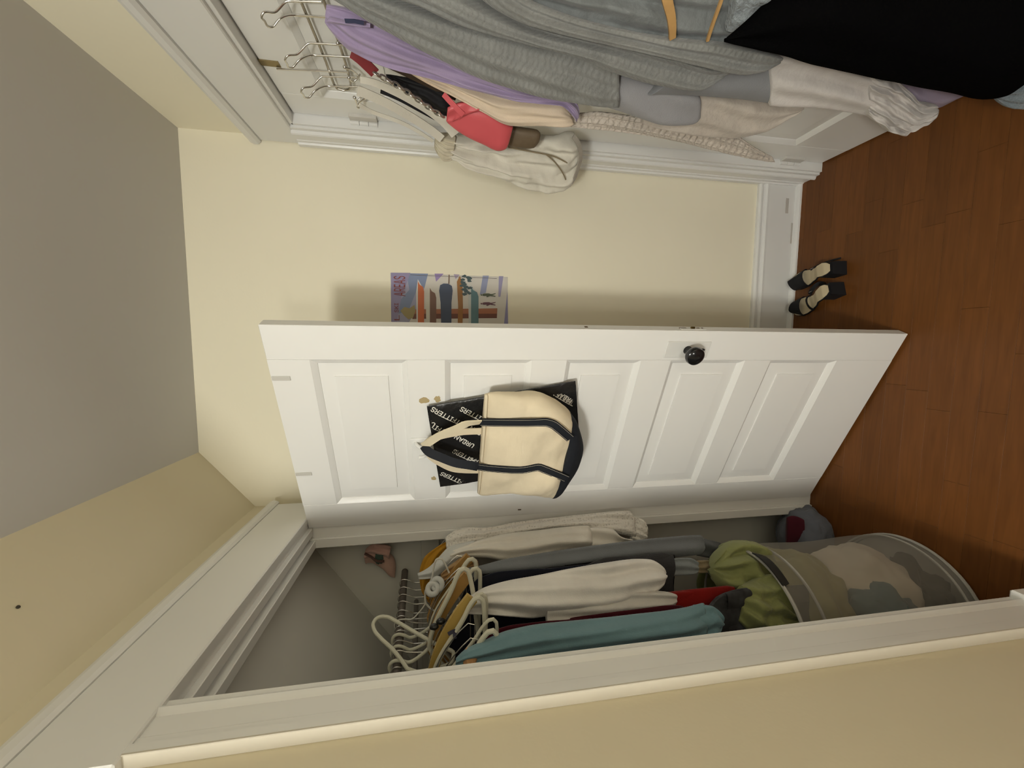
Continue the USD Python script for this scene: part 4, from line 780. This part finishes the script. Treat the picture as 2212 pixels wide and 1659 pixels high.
obj('body', strip([(984, 1440, 985, 1422), (1005, 1440, 1008, 1402), (1040, 1440, 1050, 1384), (1100, 1436, 1100, 1362), (1170, 1428, 1170, 1348), (1250, 1420, 1250, 1340), (1330, 1412, 1330, 1332), (1420, 1402, 1420, 1322), (1480, 1392, 1480, 1312), (1520, 1384, 1518, 1302)], -.660, .915, [.008, .016, .026, .032, .036, .038, .038, .036, .030, .018], folds=[(1.4, .008, .3, .5), (3, .004, 1.0, -.7)], noise=(.008, 12), seed=43, ns=100, nt=80), tlm, tl, smooth=70)
obj('cuff', strip([(1500, 1385, 1500, 1306), (1530, 1378, 1532, 1308), (1550, 1366, 1554, 1326), (1560, 1352, 1561, 1340)], -.655, .92, [.020, .026, .018, .006], folds=[(2, .006, .3, .3)], noise=(.008, 18), seed=44, ns=40), tlm, tl, smooth=70)
tag(obj('peach_garment_tip', blob(PL(1015, 1424, (-.69, .90), (.5, -.866)), (.02, .025, .018), (.004, 10), 3, 3), C('peach_light', (.50, .27, .12)), None, 70), 'small peach cloth corner beside the collar of the teal shirt', 'cloth')
tag(obj('hair_scrunchie', cat(*[trimesh.creation.torus(.016, .009, 20, 10).apply_transform(trimesh.geometry.align_vectors([0, 0, 1], v)).apply_translation(PL(x, y, (-.76, 1.26), (.5, -.866))) for x, y, v in ((935, 1272, (.6, -.8, .2)), (945, 1262, (.3, -.9, .4)))]), wsm2, None, 60), 'white scrunched hair ties looped round a hanger neck', 'scrunchie')
bt = thing('hanger_clip', 'small black clip on a hanger in front of the shelf', 'clip')
for (x, y) in ((952, 1342), (938, 1354)): obj('clip_jaw', blob(PL(x, y, (-.76, 1.05), (.5, -.866)), (.008, .010, .012), (.002, 9), 5, 2), blackmet, bt, smooth=60)

# pink cap on the end wall
cp = thing('baseball_cap', 'pink cap hanging on the closet end wall above the shelf', 'cap')
hp = lambda x, y, o=.03: PY(x, y, YCF-o)
pinkm = C('dusty_pink', (.60, .38, .33))
obj('crown', loft([hp(*p) for p in ((790, 1218), (800, 1216), (825, 1228), (845, 1246), (853, 1248))], [hp(*p) for p in ((788, 1200), (805, 1186), (840, 1196), (852, 1210), (855, 1224))], [.006, .018, .022, .014, .004], (.2, -1, .1), folds=[(1, .004, .3, .3)], noise=(.004, 20), seed=51, ns=40), C('pink_mesh', (.52, .34, .28)), cp, smooth=70)
obj('visor', loft([hp(*p, .05) for p in ((786, 1205), (800, 1202), (822, 1200), (840, 1208))], [hp(*p, .05) for p in ((790, 1186), (805, 1176), (830, 1175), (845, 1180))], [.004, .012, .012, .004], (.2, -1, .1), folds=[(1.5, .006, .8, .6)], noise=(.006, 24), seed=52, ns=40), pinkm, cp, smooth=70)
obj('lining', blob(hp(818, 1206, .055), (.022, .006, .016), (.004, 9), 4, 3), C('cap_lining_green', (.07, .11, .09)), cp, smooth=70)
obj('band', tube(spline([hp(788, 1196, .062), hp(800, 1202, .066), hp(815, 1212, .066), hp(830, 1212, .062)], 6), .005), C('cap_band_brown', (.12, .07, .06)), cp, smooth=70)

tag(obj('mustard_cardigan', strip([(974, 1186, 969, 1168), (952, 1206, 940, 1184), (934, 1250, 914, 1208), (922, 1292, 906, 1240), (935, 1312, 912, 1280), (960, 1320, 950, 1290)], -.73, 1.43, [.006, .014, .018, .018, .016, .008], folds=[(2, .004, .3, .5)], noise=(.005, 18), seed=45, ns=60), must, None, 70), 'mustard yellow cardigan whose shoulder shows between the hangers and the closet end wall', 'cardigan')

# laundry hamper
hc = np.array([-.872, 1.085, 0]); HR, HH = .222, .615
hm = thing('laundry_hamper', 'round pop-up mesh laundry hamper with wire rings, full of clothes', 'hamper')
mesh_fab = usdkit.material(stage, '/World/Looks/hamper_mesh', {'t': ('transparent_bsdf', {}), 'd': ('principled_bsdf', {'base_color': (.34, .32, .28), 'roughness': .8, 'specular_ior_level': .2}), 'm': ('mix_closure', {'fac': .40})}, [('t.BSDF', 'm.closure1'), ('d.BSDF', 'm.closure2')], surface='m.closure')
def cyl_wall(r0, r1, z0, z1, n=72, th=.0012, seed=0):
    a = np.arange(n)*2*np.pi/n; zs = np.linspace(z0, z1, 12); v = []
    for z in zs:
        t = (z-z0)/(z1-z0); rr_ = r0+(r1-r0)*t+.004*np.sin(t*math.pi*3)+.003*(meshkit.noise(np.stack([np.cos(a)*3, np.sin(a)*3, a*0+z*9], 1), seed)-.5)
        v += list(np.stack([hc[0]+rr_*np.cos(a), hc[1]+rr_*np.sin(a), a*0+z], 1))
    v = np.array(v); f = []
    for i in range(len(zs)-1):
        for k in range(n): k2 = (k+1) % n; f += [[i*n+k, i*n+k2, (i+1)*n+k2], [i*n+k, (i+1)*n+k2, (i+1)*n+k]]
    return trimesh.Trimesh(v, f, process=False)
obj('mesh_wall', cyl_wall(HR, HR, .012, HH), mesh_fab, hm, smooth=True)
ringm = M('hamper_binding', (.42, .41, .38), .5)
ringp = lambda r, z: [hc+np.array([r*math.cos(a), r*math.sin(a), z]) for a in np.arange(64)*2*np.pi/64]
for z, r in ((HH, .0052), (HH-.075, .0045), (.045, .0045), (.010, .0055)): obj('ring', tube(ringp(HR, z), r, 8, closed=True), ringm, hm)
obj('base', trimesh.creation.cylinder(HR-.004, .008, sections=64).apply_translation(hc+[0, 0, .006]), ringm, hm)
obj('handle_opening', ribbon(spline([hc+np.array([(HR+.002+.016*math.sin(t*math.pi))*math.cos(-.55+t*.55), (HR+.002+.016*math.sin(t*math.pi))*math.sin(-.55+t*.55), HH-.010+.012*math.sin(t*math.pi)]) for t in np.linspace(0, 1, 9)], 3), (.9, -.45, 0), .026, .003), M('handle_hole_black', (.014, .014, .013), .8), hm)  # black strip standing for the dark hole of the handle opening
def inside_pile(name, label, c, r, mat, seed): tag(obj(name, blob(hc+np.array(c), r, (.03, 9), seed, 4), mat, None, 70), label, 'clothes')
inside_pile('cream_laundry', 'cream laundry pressed against the lower mesh of the hamper', (.035, .01, .20), (.165, .165, .150), C('cream_laundry', (.60, .53, .43)), 61)
inside_pile('olive_laundry', 'dull olive laundry in the upper half of the hamper', (.015, .02, .42), (.175, .175, .13), C('olive_laundry', (.30, .27, .12)), 62)
inside_pile('blue_laundry', 'blue-grey laundry at the near side of the hamper', (.06, -.105, .26), (.09, .085, .10), C('blue_laundry', (.10, .16, .18)), 63)
inside_pile('dark_laundry', 'dark charcoal laundry near the bottom of the hamper', (.02, -.06, .07), (.15, .12, .052), C('dark_laundry', (.05, .05, .055)), 64)
gm = C('sage_green_sheet', (.235, .25, .10))
gsheet = thing('green_sheet', 'crumpled sage green sheet spilling out of the hamper top', 'sheet')
obj('bundle', strip([(1537, 1238, 1538, 1215), (1550, 1265, 1552, 1188), (1575, 1282, 1580, 1170), (1605, 1300, 1615, 1168), (1630, 1320, 1640, 1178), (1660, 1330, 1662, 1225)], -.79, 1.10, [.02, .06, .085, .09, .085, .05], folds=[(2.4, .014, .3, .8), (4, .008, 1.2, -.7)], noise=(.028, 13), seed=65, ns=90, nt=110), gm, gsheet, smooth=70)
obj('near_fold', strip([(1592, 1340, 1596, 1265), (1622, 1362, 1620, 1258), (1660, 1360, 1660, 1240), (1700, 1350, 1690, 1290), (1725, 1342, 1720, 1326)], -.76, 1.0, [.02, .045, .05, .035, .008], folds=[(3, .010, .4, .9)], noise=(.024, 15), seed=66, ns=80, nt=100), gm, gsheet, smooth=70)
obj('rim_fold', loft([hc+np.array([(HR+.006)*math.cos(a), (HR+.006)*math.sin(a), HH+.012+.02*math.sin(5*a)]) for a in np.linspace(.35, 1.75, 9)], [hc+np.array([(HR+.010)*math.cos(a), (HR+.010)*math.sin(a), HH-.060-.014*math.sin(4*a+1)]) for a in np.linspace(.35, 1.75, 9)], .010, np.array([[math.cos(a), math.sin(a), 0] for a in np.linspace(.35, 1.75, 9)]), noise=(.008, 20), seed=67), gm, gsheet, smooth=70)

# blue-grey bag on the floor behind
fb = thing('duffel_bag', 'blue-grey soft bag on the floor behind the hamper', 'bag')
obj('bag_body', blob((-.80, 1.44, .060), (.125, .11, .095), (.022, 9), 71, 4, flat=.001), C('blue_grey_nylon', (.13, .14, .17)), fb, smooth=70)
obj('maroon_panel', loft([(-.815, 1.41, .175), (-.80, 1.40, .150), (-.79, 1.385, .12)], [(-.70, 1.42, .172), (-.69, 1.41, .148), (-.70, 1.39, .12)], [.008, .012, .008], (.2, -1, .3), noise=(.004, 20), seed=72, ns=24), C('maroon_nylon', (.07, .010, .02)), fb, smooth=70)
tag(obj('floor_clothes', blob((-1.02, 1.40, .10), (.16, .16, .14), (.03, 9), 73, 4, flat=.001), C('dark_floor_clothes', (.035, .038, .045)), None, 70), 'dark heap of clothes on the closet floor against the end wall', 'clothes')
